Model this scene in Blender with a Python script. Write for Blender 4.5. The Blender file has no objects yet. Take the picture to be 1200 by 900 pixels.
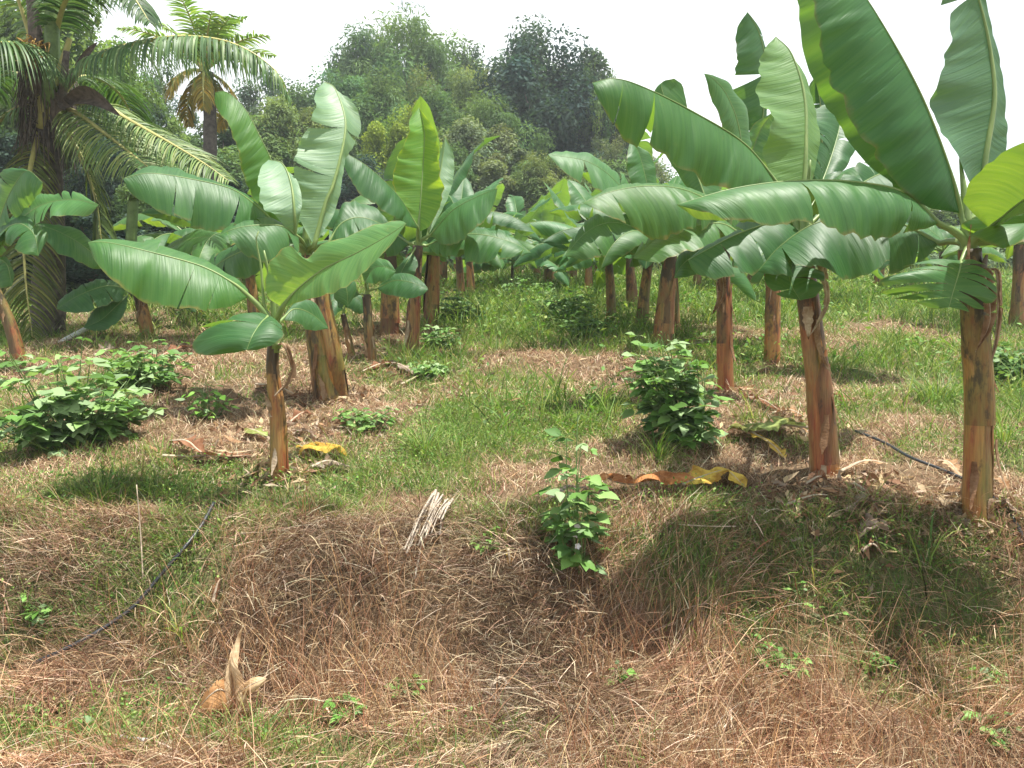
import bpy, math, random
import numpy as np
from mathutils import Vector

SC = bpy.context.scene
COL = SC.collection
PI = math.pi

# ------------------------------------------------------------------ camera
F = 942.0                     # focal length in photo pixels (1200 wide)
PITCH = math.atan(80.0 / F)   # looking slightly down
CZ = 1.9                      # eye height over the near ground datum
cam_d = bpy.data.cameras.new('camera')
cam = bpy.data.objects.new('camera', cam_d)
COL.objects.link(cam)
cam.location = (0, 0, CZ)
cam.rotation_euler = (PI / 2 - PITCH, 0, 0)
cam_d.sensor_width = 36.0
cam_d.lens = 36.0 * F / 1200.0
cam_d.clip_start = 0.05
cam_d.clip_end = 3000
SC.camera = cam
SC.render.resolution_x = 1024
SC.render.resolution_y = 768

def ray(px, py):
    x = (px - 600) / F
    u = (450 - py) / F
    c, s = math.cos(PITCH), math.sin(PITCH)
    return np.array([x, c + u * s, -s + u * c])

def P(px, py, d):
    r = ray(px, py)
    return np.array([0, 0, CZ]) + r * (d / r[1])

# ------------------------------------------------------------------ noise and terrain
def vnoise(x, y, seed=0):
    x = np.asarray(x, float); y = np.asarray(y, float)
    xi = np.floor(x).astype(np.int64); yi = np.floor(y).astype(np.int64)
    fx = x - xi; fy = y - yi
    fx = fx * fx * (3 - 2 * fx); fy = fy * fy * (3 - 2 * fy)
    def h(a, b):
        n = (a * 374761393 + b * 668265263 + seed * 1442695041) & 0x7fffffff
        n = ((n ^ (n >> 13)) * 1274126177) & 0x7fffffff
        n = n ^ (n >> 16)
        return (n & 0xffff) / 65535.0
    return (h(xi, yi) * (1 - fx) + h(xi + 1, yi) * fx) * (1 - fy) + (h(xi, yi + 1) * (1 - fx) + h(xi + 1, yi + 1) * fx) * fy

PY = np.array([-60, 2.2, 3.2, 3.5, 3.75, 4.2, 4.6, 4.85, 5.1, 5.6, 8.5, 12, 20, 30, 45, 70, 120, 400, 900])
PZ = np.array([-1.9, -1.88, -1.95, -1.96, -1.95, -1.84, -1.43, -1.24, -1.19, -1.11, -.76, -.36, .50, 1.45, 2.6, 5, 11, 30, 45])

def sstep(a, b, x):
    t = np.clip((x - a) / (b - a), 0, 1)
    return t * t * (3 - 2 * t)

def T(x, y):
    x = np.asarray(x, float); y = np.asarray(y, float)
    w = sstep(7.5, 5.2, y)
    yy = y + w * (0.30 * (vnoise(x * 0.9 + 7, x * 0 + 3, 5) - .5) + 0.20 * (vnoise(x * 2.6, y * 2.0, 19) - .5))
    z = np.interp(yy, PY, PZ)
    z = z + 0.16 * sstep(3.5, 2.9, y) * sstep(-0.2, -1.2, x)
    z = z - 0.10 * sstep(3.8, 3.2, y) * sstep(0.3, 1.5, x)
    amp = 0.10 * sstep(4, 6, y) + 0.05
    z = z + amp * (vnoise(x * 0.8, y * 0.8, 1) - .5) * np.minimum(1, 1.0) + 0.07 * (vnoise(x * 2.7, y * 2.7, 2) - .5) + 0.03 * (vnoise(x * 8, y * 8, 3) - .5)
    return z + CZ

def G(px, py, lift=0.0):
    r = ray(px, py); o = np.array([0, 0, CZ])
    t = 1.5
    while t < 400:
        p = o + r * t
        if p[2] <= T(p[0], p[1]):
            break
        t += 0.01 + t * 0.002
    p = o + r * t
    return np.array([p[0], p[1], float(T(p[0], p[1])) + lift])

def onground(x, y, lift=0.0):
    return np.array([x, y, float(T(x, y)) + lift])

# ------------------------------------------------------------------ mesh helpers
def mesh_np(name, V, Fs, mat=None, uv=None, col=None, smooth=True):
    """V (N,3); Fs list of (M,k) int arrays."""
    me = bpy.data.meshes.new(name)
    V = np.asarray(V, np.float32)
    if not isinstance(Fs, (list, tuple)):
        Fs = [Fs]
    Fs = [np.asarray(f, np.int32) for f in Fs if len(f)]
    loops = np.concatenate([f.ravel() for f in Fs])
    tot = np.concatenate([np.full(len(f), f.shape[1], np.int32) for f in Fs])
    start = np.concatenate([[0], np.cumsum(tot)[:-1]]).astype(np.int32)
    me.vertices.add(len(V)); me.vertices.foreach_set('co', V.ravel())
    me.loops.add(len(loops)); me.loops.foreach_set('vertex_index', loops)
    me.polygons.add(len(tot)); me.polygons.foreach_set('loop_start', start)
    me.polygons.foreach_set('loop_total', tot)
    me.update(calc_edges=True)
    if smooth:
        me.polygons.foreach_set('use_smooth', np.ones(len(tot), bool))
    if uv is not None:
        l = me.uv_layers.new(name='UVMap')
        l.data.foreach_set('uv', np.asarray(uv, np.float32)[loops].ravel())
    if col is not None:
        a = me.color_attributes.new('Col', 'FLOAT_COLOR', 'POINT')
        c = np.ones((len(V), 4), np.float32); c[:, :3] = col
        a.data.foreach_set('color', c.ravel())
    if mat is not None:
        me.materials.append(mat)
    return me

def link(name, me, parent=None, loc=None):
    o = bpy.data.objects.new(name, me)
    COL.objects.link(o)
    if parent is not None:
        o.parent = parent
    if loc is not None:
        o.location = loc
    return o

def tag(o, label=None, cat=None, group=None, kind=None):
    if label: o['label'] = label
    if cat: o['category'] = cat
    if group: o['group'] = group
    if kind: o['kind'] = kind
    return o

def thing(name, label, cat, loc=(0, 0, 0), group=None):
    o = bpy.data.objects.new(name, None)
    COL.objects.link(o)
    o.location = Vector([float(v) for v in loc]); o.empty_display_size = .1
    return tag(o, label, cat, group)

class MB:
    """collects pieces into one mesh"""
    def __init__(self):
        self.V = []; self.Q = []; self.T = []; self.UV = []; self.C = []; self.n = 0
    def add(self, V, Q=None, Tr=None, uv=None, col=None):
        V = np.asarray(V, float)
        self.V.append(V)
        if Q is not None and len(Q): self.Q.append(np.asarray(Q) + self.n)
        if Tr is not None and len(Tr): self.T.append(np.asarray(Tr) + self.n)
        self.UV.append(np.zeros((len(V), 2)) if uv is None else np.asarray(uv))
        c = np.ones((len(V), 3))
        if col is not None: c[:] = col
        self.C.append(c)
        self.n += len(V)
    def mesh(self, name, mat, off=None, smooth=True):
        V = np.concatenate(self.V)
        if off is not None: V = V - np.asarray(off)
        Fs = []
        if self.Q: Fs.append(np.concatenate(self.Q))
        if self.T: Fs.append(np.concatenate(self.T))
        return mesh_np(name, V, Fs, mat, np.concatenate(self.UV), np.concatenate(self.C), smooth)

def crom(pts, n):
    """Catmull-Rom through pts, resampled to n points evenly in arc length"""
    p = np.asarray(pts, float)
    if len(p) == 2:
        t = np.linspace(0, 1, n)[:, None]
        return p[0] * (1 - t) + p[1] * t
    q = np.vstack([2 * p[0] - p[1], p, 2 * p[-1] - p[-2]])
    out = []
    for i in range(len(p) - 1):
        a, b, c, d = q[i], q[i + 1], q[i + 2], q[i + 3]
        t = np.linspace(0, 1, 16, endpoint=False)[:, None]
        out.append(.5 * (2 * b + (c - a) * t + (2 * a - 5 * b + 4 * c - d) * t ** 2 + (3 * b - a - 3 * c + d) * t ** 3))
    out.append(p[-1:])
    o = np.vstack(out)
    L = np.concatenate([[0], np.cumsum(np.linalg.norm(np.diff(o, axis=0), axis=1))])
    s = np.linspace(0, L[-1], n)
    return np.stack([np.interp(s, L, o[:, k]) for k in range(o.shape[1])], 1)

def frames(pts):
    p = np.asarray(pts, float)
    t = np.gradient(p, axis=0)
    t /= np.linalg.norm(t, axis=1)[:, None] + 1e-9
    up = np.array([0, 0, 1.0])
    if abs(t[0] @ up) > .9: up = np.array([0, 1.0, 0])
    a = np.zeros_like(p); b = np.zeros_like(p)
    x = np.cross(t[0], up); x /= np.linalg.norm(x)
    for i in range(len(p)):
        x = x - t[i] * (x @ t[i]); x /= np.linalg.norm(x) + 1e-9
        a[i] = x; b[i] = np.cross(t[i], x)
    return t, a, b

def tube(mb, pts, rad, sides=6, col=None, cap=True, rfun=None, v0=0.0):
    p = np.asarray(pts, float); n = len(p)
    r = np.broadcast_to(np.asarray(rad, float), (n,))
    t, a, b = frames(p)
    th = np.linspace(0, 2 * PI, sides + 1)
    L = np.concatenate([[0], np.cumsum(np.linalg.norm(np.diff(p, axis=0), axis=1))]) + v0
    R = r[:, None] * np.ones((n, sides + 1))
    if rfun is not None:
        R = R * rfun(th[None, :], L[:, None])
        R[:, -1] = R[:, 0] if rfun is None else R[:, -1]
    V = p[:, None, :] + R[:, :, None] * (np.cos(th)[None, :, None] * a[:, None, :] + np.sin(th)[None, :, None] * b[:, None, :])
    uv = np.stack([np.broadcast_to(th / (2 * PI), (n, sides + 1)), np.broadcast_to(L[:, None], (n, sides + 1))], -1)
    idx = np.arange(n * (sides + 1)).reshape(n, sides + 1)
    Q = np.stack([idx[:-1, :-1], idx[:-1, 1:], idx[1:, 1:], idx[1:, :-1]], -1).reshape(-1, 4)
    V = V.reshape(-1, 3); uv = uv.reshape(-1, 2)
    Tr = None
    if cap:
        V = np.vstack([V, p[0:1], p[-1:]]); uv = np.vstack([uv, [[.5, L[0]]], [[.5, L[-1]]]])
        c0, c1 = n * (sides + 1), n * (sides + 1) + 1
        Tr = [[c0, idx[0, k + 1], idx[0, k]] for k in range(sides)] + [[c1, idx[-1, k], idx[-1, k + 1]] for k in range(sides)]
    mb.add(V, Q, Tr, uv, col)

# ------------------------------------------------------------------ materials
def newmat(name):
    m = bpy.data.materials.new(name); m.use_nodes = True
    nt = m.node_tree; nt.nodes.clear()
    return m, nt

def N(nt, typ, **kw):
    n = nt.nodes.new(typ)
    for k, v in kw.items():
        if k in n.inputs.keys() if isinstance(k, str) else False:
            n.inputs[k].default_value = v
        else:
            setattr(n, k, v)
    return n

def mixc(nt, fac, a, b, mode='MIX'):
    n = nt.nodes.new('ShaderNodeMix'); n.data_type = 'RGBA'; n.blend_type = mode
    for sock, val in ((n.inputs[0], fac), (n.inputs[6], a), (n.inputs[7], b)):
        if hasattr(val, 'is_linked') or isinstance(val, bpy.types.NodeSocket):
            nt.links.new(val, sock)
        elif isinstance(val, (int, float)):
            sock.default_value = val
        else:
            sock.default_value = (*val, 1)
    return n.outputs[2]

def ramp(nt, fac, stops):
    n = nt.nodes.new('ShaderNodeValToRGB')
    e = n.color_ramp.elements
    while len(e) < len(stops): e.new(.5)
    for k, (p, c) in enumerate(stops):
        e[k].position = p; e[k].color = (*c, 1) if len(c) == 3 else c
    nt.links.new(fac, n.inputs[0])
    return n.outputs[0]

def noise(nt, vec, scale, detail=3, rough=.55):
    n = nt.nodes.new('ShaderNodeTexNoise')
    n.inputs['Scale'].default_value = scale; n.inputs['Detail'].default_value = detail; n.inputs['Roughness'].default_value = rough
    if vec is not None: nt.links.new(vec, n.inputs['Vector'])
    return n.outputs['Fac']

def mapping(nt, vec, scale):
    n = nt.nodes.new('ShaderNodeMapping'); n.inputs['Scale'].default_value = scale
    nt.links.new(vec, n.inputs['Vector'])
    return n.outputs[0]

def finish(nt, color, rough=.6, trans=0.0, tcolor=None, bump=None, bstr=.3, bdist=.01, spec=.4, rnode=None):
    out = nt.nodes.new('ShaderNodeOutputMaterial')
    b = nt.nodes.new('ShaderNodeBsdfPrincipled')
    if isinstance(color, bpy.types.NodeSocket): nt.links.new(color, b.inputs['Base Color'])
    else: b.inputs['Base Color'].default_value = (*color, 1)
    b.inputs['Roughness'].default_value = rough
    if rnode is not None: nt.links.new(rnode, b.inputs['Roughness'])
    b.inputs['Specular IOR Level'].default_value = spec
    nrm = None
    if bump is not None:
        bn = nt.nodes.new('ShaderNodeBump'); bn.inputs['Strength'].default_value = bstr; bn.inputs['Distance'].default_value = bdist
        nt.links.new(bump, bn.inputs['Height']); nrm = bn.outputs[0]
        nt.links.new(nrm, b.inputs['Normal'])
    sh = b.outputs[0]
    if trans > 0:
        t = nt.nodes.new('ShaderNodeBsdfTranslucent')
        tc = tcolor if tcolor is not None else color
        if isinstance(tc, bpy.types.NodeSocket): nt.links.new(tc, t.inputs['Color'])
        else: t.inputs['Color'].default_value = (*tc, 1)
        m = nt.nodes.new('ShaderNodeMixShader'); m.inputs[0].default_value = trans
        nt.links.new(sh, m.inputs[1]); nt.links.new(t.outputs[0], m.inputs[2]); sh = m.outputs[0]
    nt.links.new(sh, out.inputs[0])

def mat_leaf():
    m, nt = newmat('banana_leaf')
    tc = nt.nodes.new('ShaderNodeTexCoord'); oi = nt.nodes.new('ShaderNodeObjectInfo'); geo = nt.nodes.new('ShaderNodeNewGeometry')
    veins = noise(nt, mapping(nt, tc.outputs['UV'], (.6, 42, 1)), 1.0, 2, .6)
    fine = noise(nt, mapping(nt, tc.outputs['UV'], (.8, 220, 1)), 1.0, 1, .5)
    big = noise(nt, mapping(nt, tc.outputs['UV'], (1.2, 4, 1)), 1.0, 3, .6)
    blot = noise(nt, tc.outputs['Object'], 9.0, 4, .7)
    top = ramp(nt, big, [(.3, (.022, .088, .025)), (.55, (.035, .122, .031)), (.8, (.062, .17, .04))])
    top = mixc(nt, ramp(nt, veins, [(.35, (0, 0, 0)), (.7, (.5, .5, .5))]), top, (.06, .165, .05))
    top = mixc(nt, ramp(nt, blot, [(.66, (0, 0, 0)), (.76, (.55, .55, .55))]), top, (.15, .17, .05))
    sx = nt.nodes.new('ShaderNodeSeparateXYZ'); nt.links.new(tc.outputs['UV'], sx.inputs[0])
    ab = nt.nodes.new('ShaderNodeMath'); ab.operation = 'ABSOLUTE'; nt.links.new(sx.outputs[0], ab.inputs[0])
    em = nt.nodes.new('ShaderNodeMath'); em.operation = 'MULTIPLY_ADD'; em.inputs[1].default_value = .28; nt.links.new(blot, em.inputs[0]); nt.links.new(ab.outputs[0], em.inputs[2])
    edge = ramp(nt, em.outputs[0], [(.0, (0, 0, 0)), (.5, (0, 0, 0))])
    er = edge.node.color_ramp.elements; er[0].position = 1.0 / 1.3; er[1].position = 1.0; er[1].color = (.8, .8, .8, 1)
    sc = nt.nodes.new('ShaderNodeMath'); sc.operation = 'MULTIPLY'; sc.inputs[1].default_value = 1 / 1.22; nt.links.new(em.outputs[0], sc.inputs[0])
    nt.links.new(sc.outputs[0], edge.node.inputs[0]); er[0].position = .89; er[1].position = .965
    top = mixc(nt, edge, top, (.22, .15, .05))
    bot = ramp(nt, big, [(.3, (.085, .17, .085)), (.8, (.13, .225, .115))])
    bot = mixc(nt, ramp(nt, veins, [(.4, (0, 0, 0)), (.7, (.5, .5, .5))]), bot, (.10, .20, .07))
    c = mixc(nt, geo.outputs['Backfacing'], top, bot)
    c = mixc(nt, 1.0, c, oi.outputs['Color'], 'MULTIPLY')
    tcol = mixc(nt, 1.0, ramp(nt, veins, [(.3, (.20, .40, .03)), (.7, (.34, .54, .05))]), oi.outputs['Color'], 'MULTIPLY')
    add = nt.nodes.new('ShaderNodeMath'); add.operation = 'MULTIPLY_ADD'; add.inputs[1].default_value = .35
    nt.links.new(fine, add.inputs[0]); nt.links.new(veins, add.inputs[2])
    finish(nt, c, .46, .29, tcol, add.outputs[0], .6, .009, .36)
    return m

def mat_deadleaf():
    m, nt = newmat('dead_leaf')
    tc = nt.nodes.new('ShaderNodeTexCoord'); oi = nt.nodes.new('ShaderNodeObjectInfo')
    veins = noise(nt, mapping(nt, tc.outputs['UV'], (.8, 70, 1)), 1.0, 2, .6)
    blot = noise(nt, tc.outputs['Object'], 7.0, 5, .7)
    c = mixc(nt, ramp(nt, blot, [(.4, (0, 0, 0)), (.62, (1, 1, 1))]), (1, 1, 1), (.38, .27, .18))
    c = mixc(nt, ramp(nt, veins, [(.35, (0, 0, 0)), (.75, (.5, .5, .5))]), c, (.55, .45, .35))
    c = mixc(nt, 1.0, c, oi.outputs['Color'], 'MULTIPLY')
    finish(nt, c, .7, .2, c, veins, .6, .01, .2)
    return m

def mat_rib():
    m, nt = newmat('midrib')
    tc = nt.nodes.new('ShaderNodeTexCoord')
    n = noise(nt, mapping(nt, tc.outputs['UV'], (3, 6, 1)), 1.0, 3)
    c = ramp(nt, n, [(.3, (.13, .22, .06)), (.7, (.26, .34, .11))])
    finish(nt, c, .45, .08, (.4, .5, .1))
    return m

def mat_stem():
    m, nt = newmat('pseudostem')
    tc = nt.nodes.new('ShaderNodeTexCoord'); oi = nt.nodes.new('ShaderNodeObjectInfo')
    at = nt.nodes.new('ShaderNodeAttribute'); at.attribute_name = 'Col'
    uv = nt.nodes.new('ShaderNodeVectorMath'); uv.operation = 'ADD'
    nt.links.new(tc.outputs['UV'], uv.inputs[0]); nt.links.new(oi.outputs['Random'], uv.inputs[1])
    ob = nt.nodes.new('ShaderNodeVectorMath'); ob.operation = 'ADD'
    nt.links.new(tc.outputs['Object'], ob.inputs[0]); nt.links.new(oi.outputs['Random'], ob.inputs[1])
    st = noise(nt, mapping(nt, ob.outputs[0], (20, 20, 2.6)), 1.0, 5, .65)
    pat = noise(nt, mapping(nt, ob.outputs[0], (8, 8, 2.2)), 1.0, 4, .65)
    dk = noise(nt, mapping(nt, ob.outputs[0], (11, 11, 4.5)), 1.0, 5, .7)
    fine = noise(nt, mapping(nt, ob.outputs[0], (90, 90, 5)), 1.0, 2, .6)
    c = ramp(nt, pat, [(.32, (.13, .135, .045)), (.44, (.235, .16, .06)), (.54, (.25, .115, .042)), (.64, (.19, .042, .027))])
    c = mixc(nt, ramp(nt, st, [(.42, (0, 0, 0)), (.66, (.6, .6, .6))]), c, (.30, .21, .10))
    c = mixc(nt, ramp(nt, fine, [(.35, (.4, .4, .4)), (.58, (0, 0, 0))]), c, (.08, .045, .026))
    # dark rotten sheath patches, more of them towards the top (attribute R = height fraction)
    ad = nt.nodes.new('ShaderNodeMath'); ad.operation = 'ADD'
    sep = nt.nodes.new('ShaderNodeSeparateColor'); nt.links.new(at.outputs['Color'], sep.inputs[0])
    nt.links.new(dk, ad.inputs[0]); nt.links.new(sep.outputs[0], ad.inputs[1])
    c = mixc(nt, ramp(nt, ad.outputs[0], [(.50, (0, 0, 0)), (.60, (.85, .85, .85))]), c, (.04, .03, .022))
    sh = ramp(nt, sep.outputs[2], [(0, (1, 1, 1)), (.15, (1.15, .95, .8)), (.35, (.75, .8, .55)), (.6, (.95, .68, .58)), (.85, (.62, .55, .5)), (1, (1.3, 1.15, .9))])
    c = mixc(nt, 1.0, c, sh, 'MULTIPLY')
    c = mixc(nt, sep.outputs[1], c, (.20, .27, .10))
    c = mixc(nt, 1.0, c, oi.outputs['Color'], 'MULTIPLY')
    bb = nt.nodes.new('ShaderNodeMath'); bb.operation = 'ADD'
    nt.links.new(st, bb.inputs[0]); nt.links.new(fine, bb.inputs[1])
    finish(nt, c, .5, 0, None, bb.outputs[0], .6, .008, .4)
    return m

def mat_simple(name, c, rough=.6, trans=0, var=.35, scale=8, spec=.3):
    m, nt = newmat(name)
    tc = nt.nodes.new('ShaderNodeTexCoord')
    n = noise(nt, tc.outputs['Object'], scale, 4, .65)
    lo = tuple(v * (1 - var) for v in c); hi = tuple(min(1, v * (1 + var)) for v in c)
    cc = ramp(nt, n, [(.3, lo), (.7, hi)])
    finish(nt, cc, rough, trans, cc, n, .3, .01, spec)
    return m

def mat_attr(name, rough=.6, trans=.25, back=None, spec=.3, tint=(1, 1, 1), tboost=(1.3, 1.4, .6)):
    """per-leaf/per-blade colour carried in the Col attribute"""
    m, nt = newmat(name)
    at = nt.nodes.new('ShaderNodeAttribute'); at.attribute_name = 'Col'
    c = mixc(nt, 1.0, at.outputs['Color'], tint, 'MULTIPLY')
    t = mixc(nt, 1.0, c, tboost, 'MULTIPLY')
    if back is not None:
        geo = nt.nodes.new('ShaderNodeNewGeometry')
        c = mixc(nt, geo.outputs['Backfacing'], c, back)
    finish(nt, c, rough, trans, t, None, 0, 0, spec)
    return m

def mat_ground():
    m, nt = newmat('soil_and_thatch')
    tc = nt.nodes.new('ShaderNodeTexCoord')
    at = nt.nodes.new('ShaderNodeAttribute'); at.attribute_name = 'Col'
    n1 = noise(nt, tc.outputs['Object'], 1.1, 5, .65)
    n2 = noise(nt, tc.outputs['Object'], 14, 5, .7)
    n3 = noise(nt, mapping(nt, tc.outputs['Object'], (60, 25, 25)), 1.0, 4, .7)
    dry = ramp(nt, n2, [(.3, (.045, .03, .02)), (.5, (.12, .078, .046)), (.72, (.24, .165, .10))])
    grn = ramp(nt, n2, [(.3, (.035, .05, .02)), (.5, (.08, .115, .035)), (.75, (.17, .19, .07))])
    sep = nt.nodes.new('ShaderNodeSeparateColor'); nt.links.new(at.outputs['Color'], sep.inputs[0])
    ad = nt.nodes.new('ShaderNodeMath'); ad.operation = 'MULTIPLY_ADD'; ad.inputs[1].default_value = .6
    nt.links.new(n1, ad.inputs[0]); nt.links.new(sep.outputs[0], ad.inputs[2])
    c = mixc(nt, ramp(nt, ad.outputs[0], [(.55, (0, 0, 0)), (.85, (1, 1, 1))]), dry, grn)
    c = mixc(nt, ramp(nt, n3, [(.4, (0, 0, 0)), (.7, (.6, .6, .6))]), c, (.26, .19, .11))
    finish(nt, c, .9, 0, None, n2, .9, .05, .1)
    return m

M_LEAF = mat_leaf(); M_DEAD = mat_deadleaf(); M_RIB = mat_rib(); M_STEM = mat_stem()
M_GROUND = mat_ground()
M_GRASS = mat_attr('grass_blades', .6, .30, None, .25)
M_DRY = mat_attr('dry_grass_blades', .75, .15, None, .15, tboost=(1.1, 1, .8))
M_BUSH = mat_attr('bush_leaves', .5, .25, (.20, .29, .145), .15)
M_FROND = mat_attr('palm_leaflets', .5, .25, None, .3)
M_RACHIS = mat_simple('palm_rachis', (.36, .34, .12), .45, 0, .25, 5)
M_BARK = mat_simple('bark', (.16, .125, .095), .85, 0, .5, 6)
M_PALMTRUNK = mat_simple('palm_trunk', (.085, .072, .062), .85, 0, .55, 9)
M_FIBRE = mat_simple('palm_fibre', (.115, .095, .078), .9, 0, .5, 14)
M_GSTEM = mat_simple('green_stem', (.12, .19, .06), .5, 0, .3, 10)
M_HOSE = mat_simple('black_hose', (.022, .025, .028), .38, 0, .3, 20, .5)
M_PIPE = mat_simple('white_pipe', (.62, .62, .60), .45, 0, .12, 6)
M_STRAW = mat_simple('dry_stalk', (.40, .33, .24), .75, 0, .35, 25)
M_PETAL = mat_simple('white_petal', (.75, .72, .74), .6, .2, .08, 12)

# ------------------------------------------------------------------ lamina builder
def lamina_half(mb, mid, edge, side, camber, und, tears, rng, topsign, ns=5, rag=0.0, spread=.10):
    n = len(mid)
    tan = np.gradient(mid, axis=0); tan /= np.linalg.norm(tan, axis=1)[:, None] + 1e-9
    vec = edge - mid
    w = np.linalg.norm(vec, axis=1)
    nrm = np.cross(tan, vec) * side * topsign
    nl = np.linalg.norm(nrm, axis=1)[:, None]
    nrm = nrm / (nl + 1e-9)
    arc = np.concatenate([[0], np.cumsum(np.linalg.norm(np.diff(mid, axis=0), axis=1))])
    ph = rng.uniform(0, 6); fr = rng.uniform(7, 12); fr2 = rng.uniform(16, 26)
    # folds that run with the side veins, and an uneven margin
    nf = max(6, int(arc[-1] / .05)); fv = np.array([rng.gauss(0, 1) for _ in range(nf + 2)])
    fold = np.interp(arc, np.linspace(0, arc[-1], nf + 2), fv) * .026 + np.interp(arc, np.linspace(0, arc[-1], 7), [rng.gauss(0, 1) for _ in range(7)]) * .045
    mg = np.interp(arc, np.linspace(0, arc[-1], nf + 2), [rng.random() ** 3 for _ in range(nf + 2)])
    cuts = sorted(set([0, n - 1] + [int(rng.uniform(.12, .95) * (n - 1)) for _ in range(tears)]))
    cuts = [c for k, c in enumerate(cuts) if k == 0 or c - cuts[k - 1] >= 2 or c == n - 1]
    s = np.linspace(0, 1, ns + 1)
    for a, b in zip(cuts[:-1], cuts[1:]):
        if b <= a: continue
        ii = np.linspace(a, b, (b - a) + 1)
        # extra rows near the cut so the slit reads as a slit
        ti = ii.copy()
        m_ = np.stack([np.interp(ti, np.arange(n), mid[:, k]) for k in range(3)], 1)
        v_ = np.stack([np.interp(ti, np.arange(n), vec[:, k]) for k in range(3)], 1)
        n_ = np.stack([np.interp(ti, np.arange(n), nrm[:, k]) for k in range(3)], 1)
        w_ = np.interp(ti, np.arange(n), w)
        arc_ = np.interp(ti, np.arange(n), arc)
        t_ = np.stack([np.interp(ti, np.arange(n), tan[:, k]) for k in range(3)], 1)
        k_ = (ti - a) / max(1, b - a)
        gapL = spread * rng.uniform(.3, 1.2) if a > 0 else 0
        gapR = spread * rng.uniform(.3, 1.2) if b < n - 1 else 0
        shrink = gapL * (1 - k_) ** 1.2 - gapR * k_ ** 1.2
        lift = rng.uniform(-.22, .12) if tears else 0
        ragv = 1 - rag * np.array([rng.random() for _ in ti]) - .09 * np.interp(ti, np.arange(n), mg)
        fold_ = np.interp(ti, np.arange(n), fold)
        V = []; UV = []
        for sj in s:
            e = (arc_[-1] - arc_[0]) * 0.9
            pos = m_ + v_ * (sj * (1 + (ragv - 1) * sj ** 4))[..., None] if np.ndim(sj) else m_ + v_ * (sj * (1 + (ragv - 1) * sj ** 4))[:, None]
            off = camber * w_ * math.sin(PI * min(1, sj * .95)) + und * w_ * (np.sin(arc_ * fr + ph) * .7 + .4 * np.sin(arc_ * fr2 + ph * 2)) * sj ** 1.5 + lift * w_ * sj ** 2 + fold_ * w_ * sj ** .8
            pos = pos + n_ * off[:, None] + t_ * (shrink * e * sj ** 1.3)[:, None]
            V.append(pos); UV.append(np.stack([np.full(len(ti), side * sj * 1.0), arc_ + .12 * sj], 1))
        V = np.stack(V, 1); UV = np.stack(UV, 1)
        h, wd = V.shape[:2]
        idx = np.arange(h * wd).reshape(h, wd)
        q = np.stack([idx[:-1, :-1], idx[:-1, 1:], idx[1:, 1:], idx[1:, :-1]], -1).reshape(-1, 4)
        if side * topsign < 0: pass
        else: q = q[:, ::-1]
        if side * topsign < 0: q = q[:, ::1]
        mb.add(V.reshape(-1, 3), q, None, UV.reshape(-1, 2))

def build_leaf(parent, origin, mid, L, R, pet=None, rib=.013, camber=.10, und=.05, tears=0, seed=1, tint=(1, 1, 1), flip=False,
               mat=None, ribmat=None, rag=0.0, spread=.10, name='leaf', camL=None, camR=None):
    """mid/L/R: 3D point lists (blade base to tip). pet: 3D points from crown to blade base."""
    rng = random.Random(seed)
    n = 60 if len(L) + len(R) < 18 else 36
    m = crom(mid, n)
    f_ = np.linspace(0, 1, n); sp = (.45 * f_ + .55 * np.arccos(1 - 2 * f_) / PI) * 199
    def blunt(E):
        e = crom([mid[0]] + list(E) + [mid[-1]], 200)
        return np.stack([np.interp(sp, np.arange(200), e[:, k]) for k in range(3)], 1)
    l = blunt(L); r = blunt(R)
    und = und * 1.15
    tan = np.gradient(m, axis=0)
    # L is the left side when top faces up
    nz = (np.cross(tan, l - m) - np.cross(tan, r - m))[:, 2].sum()
    ts = 1 if nz >= 0 else -1
    if flip: ts = -ts
    mb = MB()
    lamina_half(mb, m, l, 1, camber if camL is None else camL, und, tears, rng, ts, rag=rag, spread=spread)
    lamina_half(mb, m, r, -1, camber if camR is None else camR, und, tears, rng, ts, rag=rag, spread=spread)
    lf = link(name, mb.mesh(name, mat or M_LEAF, origin), parent)
    lf.color = (*tint, 1)
    rb = MB()
    pts = list(m)
    if pet is not None and len(pet):
        k = crom(list(pet) + [m[0], m[3]], 12)[:-1]
        pts = list(k) + list(m[3:])
        rr = np.concatenate([np.linspace(1, 0, len(k)) ** 1.5 * rib * 1.9 + rib * 1.35, np.linspace(rib * 1.3, rib * .6, 8), np.linspace(rib * .6, rib * .16, n - 11)]) if not flip else np.concatenate([np.linspace(1, 0, len(k)) ** 1.5 * rib * 1.9 + rib * 1.35, np.linspace(rib * 1.3, rib * .22, n - 3)])
    else:
        rr = np.linspace(rib * 1.2, rib * .22, len(pts))
    tube(rb, np.array(pts), rr, 7)
    ro = link('midrib', rb.mesh('midrib', ribmat or M_RIB, origin), lf)
    return lf

def px_leaf(parent, origin, crown, mid, L, R, **kw):
    """leaf laid out from photo pixels with its own distances: mid (px,py,d); edges (px,py,dd) with dd relative to the midrib"""
    m3 = [P(*p) for p in mid]
    ms = crom([(p[0], p[1], p[2]) for p in mid], 40)
    def edge(E):
        out = []
        for k, e in enumerate(E):
            f = (k + 1) / (len(E) + 1)
            d = np.interp(f, np.linspace(0, 1, 40), ms[:, 2])
            out.append(P(e[0], e[1], d + e[2]))
        return out
    pet = None
    if crown is not None:
        c = np.asarray(crown); b = m3[0]
        h = np.linalg.norm(b - c)
        pet = [c + [0, 0, -.12], c + [0, 0, .02] + (b - c) * .12, c + (b - c) * .6 + np.array([0, 0, .10 * h])]
        if h < .12: pet = [c + [0, 0, -.1], (c + b) / 2]
    return build_leaf(parent, origin, m3, edge(L), edge(R), pet, **kw)

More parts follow.
